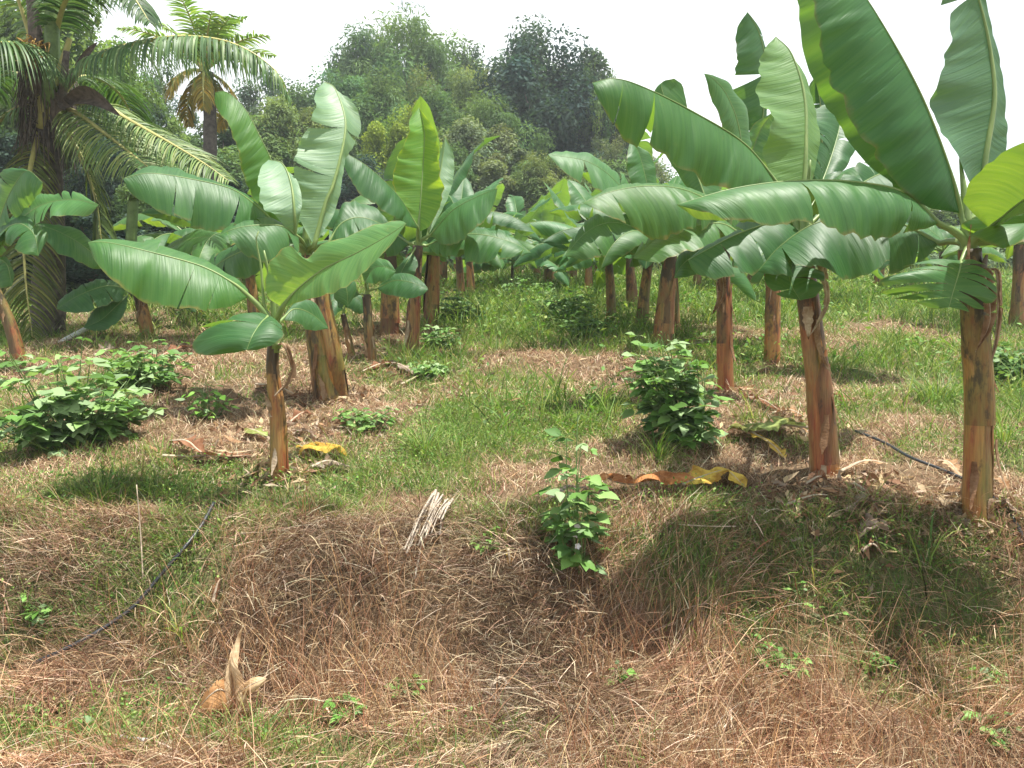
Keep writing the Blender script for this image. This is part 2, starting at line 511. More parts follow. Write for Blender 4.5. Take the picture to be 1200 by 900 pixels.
def gen_leaf(parent, origin, crown, az, e0, e1, length, halfw, fold, seed, petl=.35, **kw):
    """leaf from its own growth: azimuth, elevation at base and at tip, drooping lamina halves"""
    rng = random.Random(seed)
    d = np.array([math.cos(az), math.sin(az), 0])
    side = np.array([-math.sin(az), math.cos(az), 0])
    n = 14
    p = np.array(crown, float); pts = []
    step = (length + petl) / n
    allp = [p.copy()]
    for k in range(n):
        f = (k + .5) / n
        e = e0 + (e1 - e0) * f ** 1.3
        p = p + step * (d * math.cos(e) + np.array([0, 0, math.sin(e)])) + side * step * .06 * math.sin(seed + f * 3)
        allp.append(p.copy())
    allp = np.array(allp)
    kb = max(2, int(round(n * petl / (length + petl))))
    pet = [np.array(crown) + [0, 0, -.12]] + list(allp[0:kb])
    mid = allp[kb:]
    tan = np.gradient(mid, axis=0); tan /= np.linalg.norm(tan, axis=1)[:, None]
    up = np.cross(tan, side); up /= np.linalg.norm(up, axis=1)[:, None]
    up = np.where(up[:, 2:3] < 0, -up, up) if abs(e0) < 1.4 and e1 > -1.3 else up * np.sign((up[0, 2]) or 1)
    L = []; R = []
    f = np.linspace(0, 1, len(mid))
    prof = np.clip(np.sin(PI * np.clip(f, 0, 1) ** .8), 0, 1) ** .55
    for k in range(1, len(mid) - 1):
        fl = fold + .25 * math.sin(seed * 1.3 + k * .6); fr_ = fold + .25 * math.cos(seed * 2.1 + k * .5)
        w = halfw * prof[k]
        L.append(mid[k] + w * (side * math.cos(fl) - up[k] * math.sin(fl)))
        R.append(mid[k] + w * (-side * math.cos(fr_) - up[k] * math.sin(fr_)))
    return build_leaf(parent, origin, list(mid), L, R, pet, seed=seed, **kw)

def pseudostem(parent, origin, pts, r0, r1, seed, green=0.0, dark=1.0, ragged=False, tint=(1, 1, 1)):
    rng = random.Random(seed)
    n = 40
    p = crom(pts, n)
    t = np.linspace(0, 1, n)
    r = r0 + (r1 - r0) * t ** .8
    r = r * (1 + .16 * np.exp(-t / .05))
    ks = [rng.uniform(0, 6.28) for _ in range(5)]; dr = [rng.uniform(-1.2, 1.2) for _ in range(5)]; am = [rng.uniform(.03, .08) for _ in range(5)]
    def rf(th, L):
        o = 1.0 + 0 * th + 0 * L
        for k, d_, a_ in zip(ks, dr, am):
            ph = np.mod((th + k + d_ * L) / (2 * PI), 1.0)
            o = o + a_ * (np.where(ph < .96, ph / .96, (1 - ph) / .04) - .5)
        return o + .02 * np.sin(L * 13 + ks[0] + 2 * np.sin(th)) + .025 * np.sin(th * 2 + L * 5 + ks[1])
    mb = MB()
    tube(mb, p, r, 28, rfun=rf)
    V = mb.V[0]
    hf = np.repeat(t, 29); hf = np.concatenate([hf, [0, 1]])
    c = np.zeros((len(V), 3)); c[:, 0] = dark * (-.10 + .24 * sstep(.55, .85, hf)); c[:, 1] = green * sstep(.2, .6, hf)
    mb.C[0] = c
    # overlapping sheaths: partial shells with pointed torn tops, each a little proud of the last
    for k in range(rng.randint(6, 8)):
        i0 = 0 if k < 4 else rng.randint(2, 16); i1 = min(n - 2, i0 + rng.randint(14, 30))
        th0 = rng.uniform(0, 2 * PI); span = rng.uniform(1.5, 3.4); off = 1.05 + .027 * k
        ths = np.linspace(0, 1, 15); tt, aa, bb_ = frames(p)
        rows = np.arange(i0, i1 + 1); fr = (rows - i0) / (i1 - i0)
        close = np.clip((1 - fr) / rng.uniform(.15, .5), 0, 1) ** .7
        th = th0 + dr[k % 5] * .5 * fr[:, None] + span * ((ths[None, :] - .5) * (.12 + .88 * close[:, None]) + .5 * math.sin(k))
        rad = r[rows][:, None] * rf(th, rows[:, None] * 0 + .3) * off * (1 - .035 * np.abs(ths[None, :] * 2 - 1) ** 6) + .010 * np.exp(-(1 - fr[:, None]) / .06) * rng.uniform(-.2, 1.5)
        Vs = p[rows][:, None, :] + rad[:, :, None] * (np.cos(th)[:, :, None] * aa[rows][:, None, :] + np.sin(th)[:, :, None] * bb_[rows][:, None, :])
        hh, ww = th.shape; ix = np.arange(hh * ww).reshape(hh, ww)
        qq = np.stack([ix[:-1, :-1], ix[:-1, 1:], ix[1:, 1:], ix[1:, :-1]], -1).reshape(-1, 4)
        cc = np.zeros((hh * ww, 3)); cc[:, 0] = dark * (rng.uniform(-.12, .05) + np.repeat(.22 * sstep(.6, .95, rows / n), ww)); cc[:, 2] = rng.choice([.15, .35, .35, .6, .85, 1.0, 1.0])
        mb.add(Vs.reshape(-1, 3), qq, None, None, cc)
    o = link('pseudostem', mb.mesh('pseudostem', M_STEM, origin), parent)
    o.color = (*tint, 1)
    return o, p, r

def dry_flap(stem, origin, p0, down, out, length, width, seed, tint=(.40, .29, .18)):
    """a strip of dried sheath peeling off the stem"""
    rng = random.Random(seed)
    n = 10; f = np.linspace(0, 1, n)
    side = np.cross(down, out); side /= np.linalg.norm(side) + 1e-9
    mid = p0 + down[None] * (length * f)[:, None] + out[None] * (length * (.04 + .35 * f ** 2 * rng.uniform(.3, 1.2)))[:, None] + side[None] * (length * .2 * rng.uniform(-1, 1) * f ** 2)[:, None]
    w = width * .42 * (np.sin(PI * (.25 + .72 * f)) + .25 * np.array([rng.uniform(-1, 1) for _ in f]))
    tw = rng.uniform(-1, 1)
    sv = side[None] * np.cos(tw * f)[:, None] + out[None] * np.sin(tw * f)[:, None]
    A = mid - sv * w[:, None] ; B = mid + sv * w[:, None]; Mi = mid + out[None] * (w * .5)[:, None]
    V = np.stack([A, Mi, B], 1).reshape(-1, 3)
    idx = np.arange(n * 3).reshape(n, 3)
    q = np.stack([idx[:-1, :-1], idx[:-1, 1:], idx[1:, 1:], idx[1:, :-1]], -1).reshape(-1, 4)
    mb = MB(); mb.add(V, q, None, np.stack([np.tile([-1, 0, 1], n), np.repeat(f * length, 3)], 1))
    o = link('dry_sheath', mb.mesh('dry_sheath', M_DEAD, origin), stem)
    o.color = (*tint, 1)

BG = 'banana plants of the plantation rows'

def banana(label, base_px, top_px, d, w0, w1, seed, mids=(), cat='banana plant', flaps=3, group=BG, **kw):
    """hero plant from photo pixels: foot on the ground, crown top; w0,w1 stem widths in pixels"""
    g = G(*base_px) if d is None else None
    if d is None:
        d = g[1]; base = g
    else:
        base = P(base_px[0], base_px[1], d); base[2] = T(base[0], base[1])
    top = P(top_px[0], top_px[1], d + kw.pop('dtop', 0))
    t = thing('banana_plant', label, cat, base, group)
    pts = [base + [0, 0, -.12]] + [P(a, b, d) for a, b in mids] + [top]
    st, p, r = pseudostem(t, base, pts, w0 * .76 / 2 / F * d, w1 * .76 / 2 / F * d, seed, **kw)
    rng = random.Random(seed * 7 + 1)
    for k in range(flaps + 2):
        i = rng.randint(2, 34); a = rng.uniform(PI + .3, 2 * PI - .3)
        out = np.array([math.cos(a), math.sin(a), 0])
        dry_flap(st, base, p[i] + out * r[i] * .98, np.array([0, 0, -1.0 if rng.random() < .7 else 1.0]), out, rng.uniform(.15, .45), rng.uniform(.03, .08), seed * 31 + k,
                 rng.choice([(.42, .30, .19), (.55, .45, .33), (.30, .18, .10)]))
    if w0 > 18:
        dv = np.array([rng.uniform(-.12, .12), rng.uniform(-.05, .2), 1.0])
        mb = MB(); tube(mb, crom([top - [0, 0, .15], top + dv * .25, top + dv * .55 + [rng.uniform(-.05, .05), 0, 0]], 12), np.linspace(w1 / F * d * .32, .006, 12), 8)
        link('rolled_leaf', mb.mesh('rolled_leaf', M_RIB, base), t)
        for k in range(rng.randint(1, 2)):
            az = rng.uniform(PI * .9, PI * 2.1); cr = p[-4]
            o = np.array([math.cos(az), math.sin(az), 0]); s_ = np.array([-o[1], o[0], 0]); ln_ = rng.uniform(.35, .6)
            m_ = [cr + o * r[-4] * 1.1, cr + o * (r[-4] + .07) + [0, 0, -.02], cr + o * (r[-4] + .08) + s_ * .04 + [0, 0, -ln_ * .6], cr + o * (r[-4] + .05) + s_ * rng.uniform(-.1, .1) + [0, 0, -ln_]]
            e_ = [[q + sg * s_ * rng.uniform(.02, .06) + o * rng.uniform(.0, .03) for q in m_[1:3]] for sg in (1, -1)]
            build_leaf(t, base, m_, e_[0], e_[1], None, rib=.007, camber=.3, und=.2, tears=2, seed=seed * 9 + k, tint=rng.choice([(.40, .29, .19), (.30, .20, .12), (.5, .42, .3)]), mat=M_DEAD, ribmat=M_STRAW, rag=.3, name='dead_leaf')
    return t, base, top, d

# tints of the leaf blade (young, ordinary, old)
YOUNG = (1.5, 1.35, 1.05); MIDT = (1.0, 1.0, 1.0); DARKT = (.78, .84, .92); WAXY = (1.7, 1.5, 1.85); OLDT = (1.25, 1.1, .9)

# ------------------------------------------------------------------ ground
def build_ground():
    def axis(fine0, fine1, step, lo, hi, grow=1.16):
        a = list(np.arange(fine0, fine1 + 1e-6, step)); s = step
        while a[-1] < hi:
            s *= grow; a.append(a[-1] + s)
        s = step
        while a[0] > lo:
            s *= grow; a.insert(0, a[0] - s)
        return np.array(a)
    xs = axis(-6, 6, .06, -700, 700); ys = axis(2.0, 13, .06, -60, 900)
    X, Y = np.meshgrid(xs, ys)
    Z = T(X.ravel(), Y.ravel())
    V = np.stack([X.ravel(), Y.ravel(), Z], 1)
    h, w = X.shape
    idx = np.arange(h * w).reshape(h, w)
    q = np.stack([idx[:-1, :-1], idx[:-1, 1:], idx[1:, 1:], idx[1:, :-1]], -1).reshape(-1, 4)
    g = green(V[:, 0], V[:, 1])
    col = np.stack([g, g, g], 1)
    o = link('ground', mesh_np('ground', V, q, M_GROUND, None, col))
    tag(o, kind='structure')

# greenness of the sward: ellipses in world metres round points of the ground
GB = []
def blob(px, py, rx, ry, w):
    p = G(px, py); GB.append((p[0], p[1], rx, ry, w))
for b in [(630, 350, 1.3, 5, .75), (590, 385, .9, 2.0, .6), (640, 480, .7, 1.2, .35), (540, 520, .6, .5, .45), (500, 545, .35, .35, .35), (690, 500, .5, .6, .4),
          (1000, 342, 5, 6, .85), (1100, 440, 1.2, 1.4, .6), (960, 480, .6, .7, .35), (1170, 530, .6, .5, .4), (820, 350, 3, 4, .6),
          (110, 575, .8, .2, .6), (60, 650, .5, .3, .4), (120, 700, .6, .3, .35), (330, 650, .3, .25, .35), (1000, 740, .3, .3, .5), (880, 700, .3, .25, .45), (1120, 700, .35, .25, .35), (40, 600, .4, .3, .3), (250, 640, .4, .3, .35), (170, 690, .35, .2, .65), (230, 740, .4, .25, .6), (270, 870, .9, .2, .9), (60, 880, .7, .25, .7),
          (160, 830, .6, .2, .45), (600, 610, .35, .15, .7), (830, 592, .35, .15, .9), (850, 645, .5, .2, .6), (930, 650, .4, .2, .6), (1060, 625, .5, .2, .5), (960, 690, .25, .25, .6),
          (900, 770, .2, .2, .45), (1150, 830, .35, .25, .4), (390, 600, .4, .15, .45), (740, 600, .3, .15, .5),
          (690, 430, .8, .8, -.30), (610, 425, .5, .5, -.2), (470, 470, .9, 1.0, -.25), (340, 480, 1.0, 1.0, -.4), (1020, 385, 1.2, .8, -.45), (620, 555, .35, .2, -.35), (230, 505, .9, .6, -.4),
          (980, 560, 1.0, .35, -.9), (560, 800, 1.2, .5, -.4), (830, 780, .8, .5, -.35), (420, 700, .7, .4, -.35), (1100, 580, .6, .3, -.5), (400, 410, 1.2, 1.6, -.25), (170, 430, 1.6, 1.6, -.25)]:
    blob(*b)

def green(x, y):
    x = np.asarray(x, float); y = np.asarray(y, float)
    g = .30 + .80 * (vnoise(x * .9, y * .9, 21) - .5) + .75 * (vnoise(x * 3.3, y * 3.3, 22) - .5)
    g = np.where(y < 4.7, g - .12, g) + .25 * sstep(12, 18, y)
    for a, b, rx, ry, w in GB:
        g = g + w * np.exp(-((x - a) / rx) ** 2 - ((y - b) / ry) ** 2)
    return np.clip(g, 0, 1)

# ------------------------------------------------------------------ grass
RN = np.random.default_rng(4)

def blades(root, head, length, width, lean, droop, col, name, mat, twist=None, wob=.15):
    """root (N,3); head angle; lean = initial angle from vertical; droop = added angle to the tip"""
    n = len(root); S = 4
    pts = np.zeros((S + 1, n, 3)); pts[0] = root
    tw = RN.normal(0, wob, (S, n))
    hd = head.copy()
    for k in range(S):
        a = lean + droop * (k + .5) / S
        hd = hd + tw[k]
        st = (length / S)[:, None]
        pts[k + 1] = pts[k] + st * np.stack([np.cos(hd) * np.sin(a), np.sin(hd) * np.sin(a), np.cos(a)], 1)
    # keep the strands from sinking into the ground
    for k in range(1, S + 1):
        gz = T(pts[k, :, 0], pts[k, :, 1]) + .012 + RN.random(n) * .03
        pts[k, :, 2] = np.maximum(pts[k, :, 2], gz)
    rt = RN.uniform(0, PI, n) if twist is None else twist
    sd = np.stack([np.cos(rt), np.sin(rt), RN.uniform(-.5, .5, n)], 1)
    V = np.zeros((n, 2 * S + 1, 3), np.float32)
    for k in range(S):
        wk = (width * (1 - .55 * k / S) * .5)[:, None]
        V[:, 2 * k] = pts[k] - sd * wk; V[:, 2 * k + 1] = pts[k] + sd * wk
    V[:, 2 * S] = pts[S]
    base = np.arange(n)[:, None] * (2 * S + 1)
    tr = []
    for k in range(S - 1):
        a = 2 * k
        tr += [base + [a, a + 1, a + 3], base + [a, a + 3, a + 2]]
    a = 2 * (S - 1)
    tr += [base + [a, a + 1, a + 2]]
    Fc = np.concatenate(tr)
    C = np.repeat(col, 2 * S + 1, axis=0)
    return V.reshape(-1, 3), Fc, C

def emit(name, label, cat, mat, parts):
    V = []; Fc = []; C = []; n = 0
    for v, f, c in parts:
        V.append(v); Fc.append(f + n); C.append(c); n += len(v)
    me = mesh_np(name, np.concatenate(V), np.concatenate(Fc), mat, None, np.concatenate(C), smooth=False)
    return tag(link(name, me), label, cat, kind='stuff')

DRYC = np.array([(.48, .36, .20), (.36, .23, .12), (.25, .14, .075), (.17, .09, .05), (.58, .47, .30), (.28, .165, .10), (.40, .27, .16)]) * [1.0, 1.03, 1.12]
GRNC = np.array([(.11, .21, .035), (.16, .26, .05), (.08, .15, .035), (.22, .29, .075), (.30, .33, .11), (.13, .20, .06)])

def pick(pal, n, jit=.18):
    c = pal[RN.integers(0, len(pal), n)]
    return np.clip(c * (1 + RN.normal(0, jit, (n, 1))) * (1 + RN.normal(0, .05, (n, 3))), .005, .9)

def scatter(n, y0, y1, fov=.86, pad=.7):
    y = RN.uniform(y0, y1, n)
    x = RN.uniform(-1, 1, n) * (fov * .76 * y1 + pad)
    k = np.abs(x) < fov * .76 * y + pad
    x, y = x[k], y[k]
    return x, y

def build_grass():
    dry = []; grn = []
    # --- bank: long matted dead grass hanging down the face
    x, y = scatter(230000, 2.6, 5.0, .95)
    g = green(x, y)
    clump = vnoise(x * 2.2, y * 2.2, 31)
    k = (RN.random(len(x)) > g * .62) & (RN.random(len(x)) < .08 + 1.15 * clump ** 1.3)
    xd, yd = x[k], y[k]; n = len(xd)
    z = T(xd, yd)
    flow = (vnoise(xd * 1.3, yd * 1.3, 41) - .5) * 5.0
    head = -PI / 2 + flow + RN.normal(0, .9, n)
    ln = RN.uniform(.04, .25, n) * np.where(RN.random(n) < .08, 1.7, 1.0) * (.6 + .8 * vnoise(xd * 1.7, yd * 1.7, 43))
    up = RN.random(n) < .35
    lean = np.where(up, RN.uniform(.2, 1.0, n), RN.uniform(.9, 1.6, n))
    droop = np.where(up, RN.uniform(.2, 1.4, n), RN.uniform(.1, .8, n))
    wid = RN.uniform(.0018, .0042, n) * np.where(RN.random(n) < .10, 2.4, 1.0)
    pal = pick(DRYC, n)
    shift = vnoise(xd * 1.1, yd * 1.1, 47)[:, None]
    pal = pal * [.90, .86, .86] * (1 + (shift - .5) * np.array([[.3, .12, .0]])) * (.66 + .75 * vnoise(xd * 3.6, yd * 3.2, 48)[:, None])
    dry.append(blades(np.stack([xd, yd, z - .01 + RN.random(n) * .05], 1), head, ln, wid, lean, droop, pal, '', None, wob=.12))
    x, y = scatter(10000, 2.7, 5.0, .95)
    k = RN.random(len(x)) < (1 - .7 * green(x, y)) * (.15 + 1.1 * vnoise(x * 1.9, y * 1.9, 53))
    xd, yd = x[k], y[k]; n = len(xd)
    head = -PI / 2 + (vnoise(xd * 1.1, yd * 1.1, 44) - .5) * 5.5 + RN.normal(0, .5, n)
    dry.append(blades(np.stack([xd, yd, T(xd, yd) + .02 + RN.random(n) * .06], 1), head, RN.uniform(.12, .36, n), RN.uniform(.0025, .0055, n), RN.uniform(.8, 1.45, n), RN.uniform(.1, .9, n), pick(DRYC[[0, 4, 6]], n) * .95, '', None, wob=.10))
    # upright dead stems in clumps
    x, y = scatter(14000, 2.9, 4.9, .95)
    k = (vnoise(x * 1.6, y * 1.6, 51) > .55) & (RN.random(len(x)) > green(x, y))
    xd, yd = x[k], y[k]; n = len(xd)
    dry.append(blades(np.stack([xd, yd, T(xd, yd)], 1), RN.uniform(0, 2 * PI, n), RN.uniform(.2, .5, n), RN.uniform(.002, .0045, n), RN.uniform(0, .5, n), RN.uniform(.1, 1.0, n), pick(DRYC, n) * [1.05, .9, .8], '', None))
    # --- bank: green among it
    x, y = scatter(90000, 2.6, 5.0, .95)
    g = green(x, y)
    k = RN.random(len(x)) < g ** 1.3 * (.1 + 1.3 * vnoise(x * 4, y * 4, 35) ** 1.5)
    xg, yg = x[k], y[k]; n = len(xg)
    grn.append(blades(np.stack([xg, yg, T(xg, yg)], 1), RN.uniform(0, 2 * PI, n), RN.uniform(.06, .2, n), RN.uniform(.003, .0075, n), RN.uniform(0, .8, n), RN.uniform(.2, 1.5, n), pick(GRNC, n) * .85, '', None))
    # --- field: short cut grass, dry and green
    for (y0, y1, cnt, wmul, lmul) in ((4.7, 8, 120000, 1.0, 1.0), (8, 13, 110000, 1.6, 1.15), (13, 24, 90000, 2.8, 1.5), (24, 46, 50000, 6, 2.6)):
        x, y = scatter(cnt, y0, y1, .86)
        g = green(x, y)
        isg = RN.random(len(x)) < np.clip((g * 1.1 - .08) * (.25 + 1.3 * vnoise(x * 5, y * 5, 77)), 0, .82)
        xd, yd = x[~isg], y[~isg]; n = len(xd)
        keep = RN.random(n) < .12 + 1.1 * vnoise(xd * 2.5, yd * 2.5, 61)
        xd, yd = xd[keep], yd[keep]; n = len(xd)
        dry.append(blades(np.stack([xd, yd, T(xd, yd)], 1), RN.uniform(0, 2 * PI, n), RN.uniform(.05, .17, n) * lmul, RN.uniform(.0025, .006, n) * wmul, RN.uniform(.5, 1.5, n), RN.uniform(0, .9, n), pick(DRYC, n) * [1.10, 1.12, 1.14], '', None, wob=.12))
        xg, yg = x[isg], y[isg]; n = len(xg)
        hgt = .3 + 1.5 * vnoise(xg * 2.2, yg * 2.2, 63) ** 2 + .5 * vnoise(xg * 7, yg * 7, 64)
        tall = 1 + .7 * sstep(9, 14, yg)
        grn.append(blades(np.stack([xg, yg, T(xg, yg)], 1), RN.uniform(0, 2 * PI, n), RN.uniform(.05, .15, n) * hgt * lmul * tall, RN.uniform(.003, .007, n) * wmul, RN.uniform(0, .8, n), RN.uniform(.2, 1.4, n), pick(GRNC, n), '', None))
    x, y = scatter(110000, 6.5, 26, .86)
    wm = green(x, y) * (.2 + 1.2 * vnoise(x * .8, y * .8, 81)) * (.3 + 1.2 * vnoise(x * 2.4, y * 2.4, 82))
    k = RN.random(len(x)) < sstep(.24, .65, wm)
    xg, yg = x[k], y[k]; n = len(xg)
    grn.append(blades(np.stack([xg, yg, T(xg, yg)], 1), RN.uniform(0, 2 * PI, n), RN.uniform(.15, .42, n) * (.6 + .8 * wm[k]), RN.uniform(.006, .014, n) * (.5 + yg / 14), RN.uniform(0, .6, n), RN.uniform(.3, 1.5, n), pick(GRNC, n), '', None))
    emit('dry_grass', 'matted brown and straw coloured dead grass over bank and field', 'dry grass', M_DRY, dry)
    emit('green_grass', 'short fresh green grass growing in patches on bank and path', 'grass', M_GRASS, grn)
    # --- small round-leaved weeds creeping in the green places
    x, y = scatter(150000, 2.6, 8, .92)
    g = green(x, y) * (.35 + 1.1 * vnoise(x * 3.7, y * 3.7, 95))
    k = RN.random(len(x)) < sstep(.28, .85, g) * .8
    x, y = x[k], y[k]; n = len(x)
    z = T(x, y) + RN.uniform(.01, .15, n) * (.4 + vnoise(x * 5, y * 5, 96))
    sz = RN.uniform(.005, .012, n) * (1 + y * .05)
    x2, y2 = scatter(60000, 6.5, 26, .86)
    wm = green(x2, y2) * (.1 + 1.4 * vnoise(x2 * 1.1, y2 * 1.1, 91)) * (.3 + 1.2 * vnoise(x2 * 3, y2 * 3, 92))
    k = RN.random(len(x2)) < sstep(.35, .8, wm); x2, y2 = x2[k], y2[k]
    x = np.concatenate([x, x2]); y = np.concatenate([y, y2]); z = np.concatenate([z, T(x2, y2) + RN.uniform(.03, .32, len(x2))])
    sz = np.concatenate([sz, RN.uniform(.02, .05, len(x2)) * (.6 + y2 / 24)]); n = len(x)
    leaf_quads('ground_weeds', np.stack([x, y, z], 1), sz, pick(GRNC, n) * [.85, 1.0, .9], M_GRASS, 'low creeping green weeds mixed into the grass', 'weeds')

def quads_np(c, size, asp, normal, rng, axis=None):
    """diamond leaves: centre, half length, width ratio, normal"""
    n = len(c)
    normal = normal / (np.linalg.norm(normal, axis=1)[:, None] + 1e-9)
    a = rng.normal(size=(n, 3)) if axis is None else axis
    a = a - normal * (a * normal).sum(1)[:, None]; a /= np.linalg.norm(a, axis=1)[:, None] + 1e-9
    b = np.cross(normal, a)
    s = size[:, None]; w = (size * asp)[:, None]
    V = np.stack([c - a * s, c + b * w - a * s * .15 + normal * w * .25, c + a * s, c - b * w - a * s * .15 + normal * w * .25], 1)
    base = np.arange(n)[:, None] * 4
    Tr = np.concatenate([base + [0, 1, 2], base + [0, 2, 3]])
    return V.reshape(-1, 3), Tr

def leaf_quads(name, c, sz, col, mat, label, cat):
    nrm = RN.normal(size=(len(c), 3)) * .6 + [0, 0, 1]
    V, Tr = quads_np(c, sz, .55, nrm, RN)
    me = mesh_np(name, V, Tr, mat, None, np.repeat(col, 4, axis=0), smooth=False)
    return tag(link(name, me), label, cat, kind='stuff')

build_ground()
build_grass()
# ------------------------------------------------------------------ right row, front plants
def leafset(t, base, crown, leaves):
    for k, lf in enumerate(leaves):
        lf = dict(lf); mid = lf.pop('m'); L = lf.pop('l'); R = lf.pop('r'); c = lf.pop('c', crown)
        lf.setdefault('seed', k * 13 + int(abs(base[0]) * 97))
        px_leaf(t, base, c, mid, L, R, **lf)

# front right plant
t, b, c, d = banana('rightmost banana plant, thickest nearest red brown trunk, one huge upright leaf', (1145, 603), (1136, 292), None, 43, 33, 3, [(1146, 480), (1141, 380)], flaps=4, tint=(1.0, 1.02, .9))
leafset(t, b, c, [
    dict(m=[(1126, 250, 4.9), (1112, 195, 4.82), (1078, 108, 4.75), (1028, 18, 4.7), (975, -60, 4.7)], l=[(1072, 236, -.05), (1012, 168, -.12), (968, 85, -.14), (948, 0, -.12), (942, -50, -.05)],
         r=[(1055, 228, .10), (990, 160, .16), (948, 85, .18), (931, 0, .18), (930, -50, .1)], camber=.10, und=.02, tint=(.85, .95, .95)),
    dict(m=[(1150, 238, 5.05), (1154, 187, 5.05), (1165, 117, 5.1), (1160, 58, 5.15), (1147, 0, 5.15), (1128, -50, 5.1)], l=[(1122, 195, -.12), (1098, 145, -.16), (1086, 105, -.18), (1100, 55, -.16), (1108, 10, -.14), (1112, -35, -.08)],
         r=[(1178, 190, .05), (1184, 150, .05), (1180, 110, .05), (1166, 40, .05), (1150, -20, .03)], tears=1, rib=.018, und=.03, camber=.05, tint=(.70, .80, .90), flip=True, spread=.05),
    dict(m=[(1100, 262, 4.85), (1060, 226, 4.75), (1000, 213, 4.65), (930, 212, 4.55), (860, 221, 4.45), (793, 240, 4.4)], l=[(1080, 268, -.12), (1040, 273, -.22), (1000, 266, -.26), (950, 250, -.26), (900, 248, -.24), (845, 243, -.18)],
         r=[(1060, 246, .14), (1000, 250, .22), (930, 259, .24), (880, 265, .22), (825, 260, .15)], camber=.14, und=.035, tint=(1.25, 1.15, 1.25), tears=2, spread=.03),
    dict(m=[(1127, 305, 4.75), (1124, 318, 4.62), (1118, 338, 4.55), (1112, 360, 4.52)], l=[(1075, 312, .05), (1036, 322, .0), (1034, 338, 0), (1070, 352, 0), (1092, 362, 0)], r=[(1142, 306, .02), (1160, 318, 0), (1170, 340, 0), (1160, 358, 0), (1136, 364, 0)],
         tears=7, spread=.30, und=.05, camber=.1, tint=(1.0, 1.0, 1.0), rib=.009),
    dict(m=[(1100, 285, 5.1), (1055, 262, 5.15), (1005, 252, 5.2), (955, 262, 5.2), (915, 288, 5.2), (888, 318, 5.2)], l=[(1085, 302, -.12), (1048, 318, -.22), (1000, 330, -.25), (950, 326, -.25), (908, 322, -.15)],
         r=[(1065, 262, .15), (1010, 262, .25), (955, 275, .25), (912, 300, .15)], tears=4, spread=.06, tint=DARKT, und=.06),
    dict(m=[(1160, 268, 4.75), (1195, 238, 4.45), (1240, 212, 4.15), (1300, 195, 3.85)], l=[(1128, 236, .12), (1150, 198, .12), (1195, 168, .08), (1260, 158, 0)], r=[(1172, 262, -.08), (1205, 250, -.12), (1265, 244, -.12)], camber=.12, tint=(.9, .85, .7), und=.03),
    dict(m=[(1168, 284, 4.85), (1200, 266, 4.7), (1260, 252, 4.55), (1310, 252, 4.45)], l=[(1125, 262, .15), (1155, 248, .18), (1205, 238, .16), (1265, 232, .1)], r=[(1135, 276, -.08), (1165, 292, -.15), (1210, 292, -.18), (1265, 285, -.12)], camber=.12, tint=(1.0, 1.0, .8), und=.02),
])
# second plant of the right row
t, b, c, d = banana('banana plant leaning left, trunk red below and blotched dark above', (967, 552), (938, 285), None, 44, 28, 8, [(960, 470), (948, 370)], flaps=5, tint=(1.1, .95, .85), dark=1.3)
leafset(t, b, c, [
    dict(m=[(918, 226, 5.55), (875, 171, 5.45), (814, 132, 5.25), (754, 102, 5.1), (720, 92, 5.05), (694, 97, 5.05)], l=[(880, 224, -.14), (832, 221, -.22), (784, 190, -.24), (745, 163, -.22), (720, 138, -.16), (702, 115, -.08)],
         r=[(880, 205, .14), (832, 200, .22), (790, 178, .24), (752, 150, .22), (718, 118, .12)], camber=.10, und=.03, tint=(1.05, 1.05, 1.05), tears=2, spread=.03),
    dict(m=[(940, 245, 5.7), (944, 180, 5.8), (943, 115, 5.95), (928, 64, 6.08), (909, 43, 6.15)], l=[(912, 212, -.1), (893, 180, -.16), (896, 140, -.2), (890, 100, -.2), (891, 66, -.12)], r=[(955, 205, .03), (959, 172, .04), (956, 135, .04), (944, 85, .03)], camber=.05, und=.09, tint=(1.2, 1.2, .9), rib=.016, flip=True),
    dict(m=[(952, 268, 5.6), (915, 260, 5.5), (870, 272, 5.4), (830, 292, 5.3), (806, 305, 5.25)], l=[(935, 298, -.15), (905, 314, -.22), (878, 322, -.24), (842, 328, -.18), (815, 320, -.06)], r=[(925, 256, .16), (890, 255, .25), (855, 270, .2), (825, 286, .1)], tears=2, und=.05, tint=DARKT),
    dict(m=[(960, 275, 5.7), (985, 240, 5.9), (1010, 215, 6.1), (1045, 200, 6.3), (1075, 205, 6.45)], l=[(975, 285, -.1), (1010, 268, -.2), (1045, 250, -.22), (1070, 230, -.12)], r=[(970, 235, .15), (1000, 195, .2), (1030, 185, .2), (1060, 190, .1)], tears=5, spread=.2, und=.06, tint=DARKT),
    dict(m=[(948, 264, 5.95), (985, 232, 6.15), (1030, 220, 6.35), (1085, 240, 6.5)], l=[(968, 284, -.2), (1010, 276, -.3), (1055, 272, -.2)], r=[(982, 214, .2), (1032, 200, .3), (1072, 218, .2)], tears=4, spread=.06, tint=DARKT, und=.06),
    dict(m=[(948, 250, 6.0), (972, 190, 6.4), (985, 140, 6.7), (980, 105, 6.8)], l=[(952, 205, -.1), (955, 160, -.15), (962, 120, -.1)], r=[(995, 190, .15), (1008, 150, .2), (1000, 118, .1)], tears=6, spread=.12, tint=(.7, .8, .95), und=.06),
    dict(m=[(935, 300, 5.6), (925, 318, 5.4), (928, 335, 5.3), (938, 352, 5.28)], l=[(905, 305, .03), (895, 325, 0), (912, 345, 0)], r=[(955, 305, .03), (968, 322, 0), (958, 345, 0)], tears=3, und=.06, tint=DARKT, rib=.008),
])
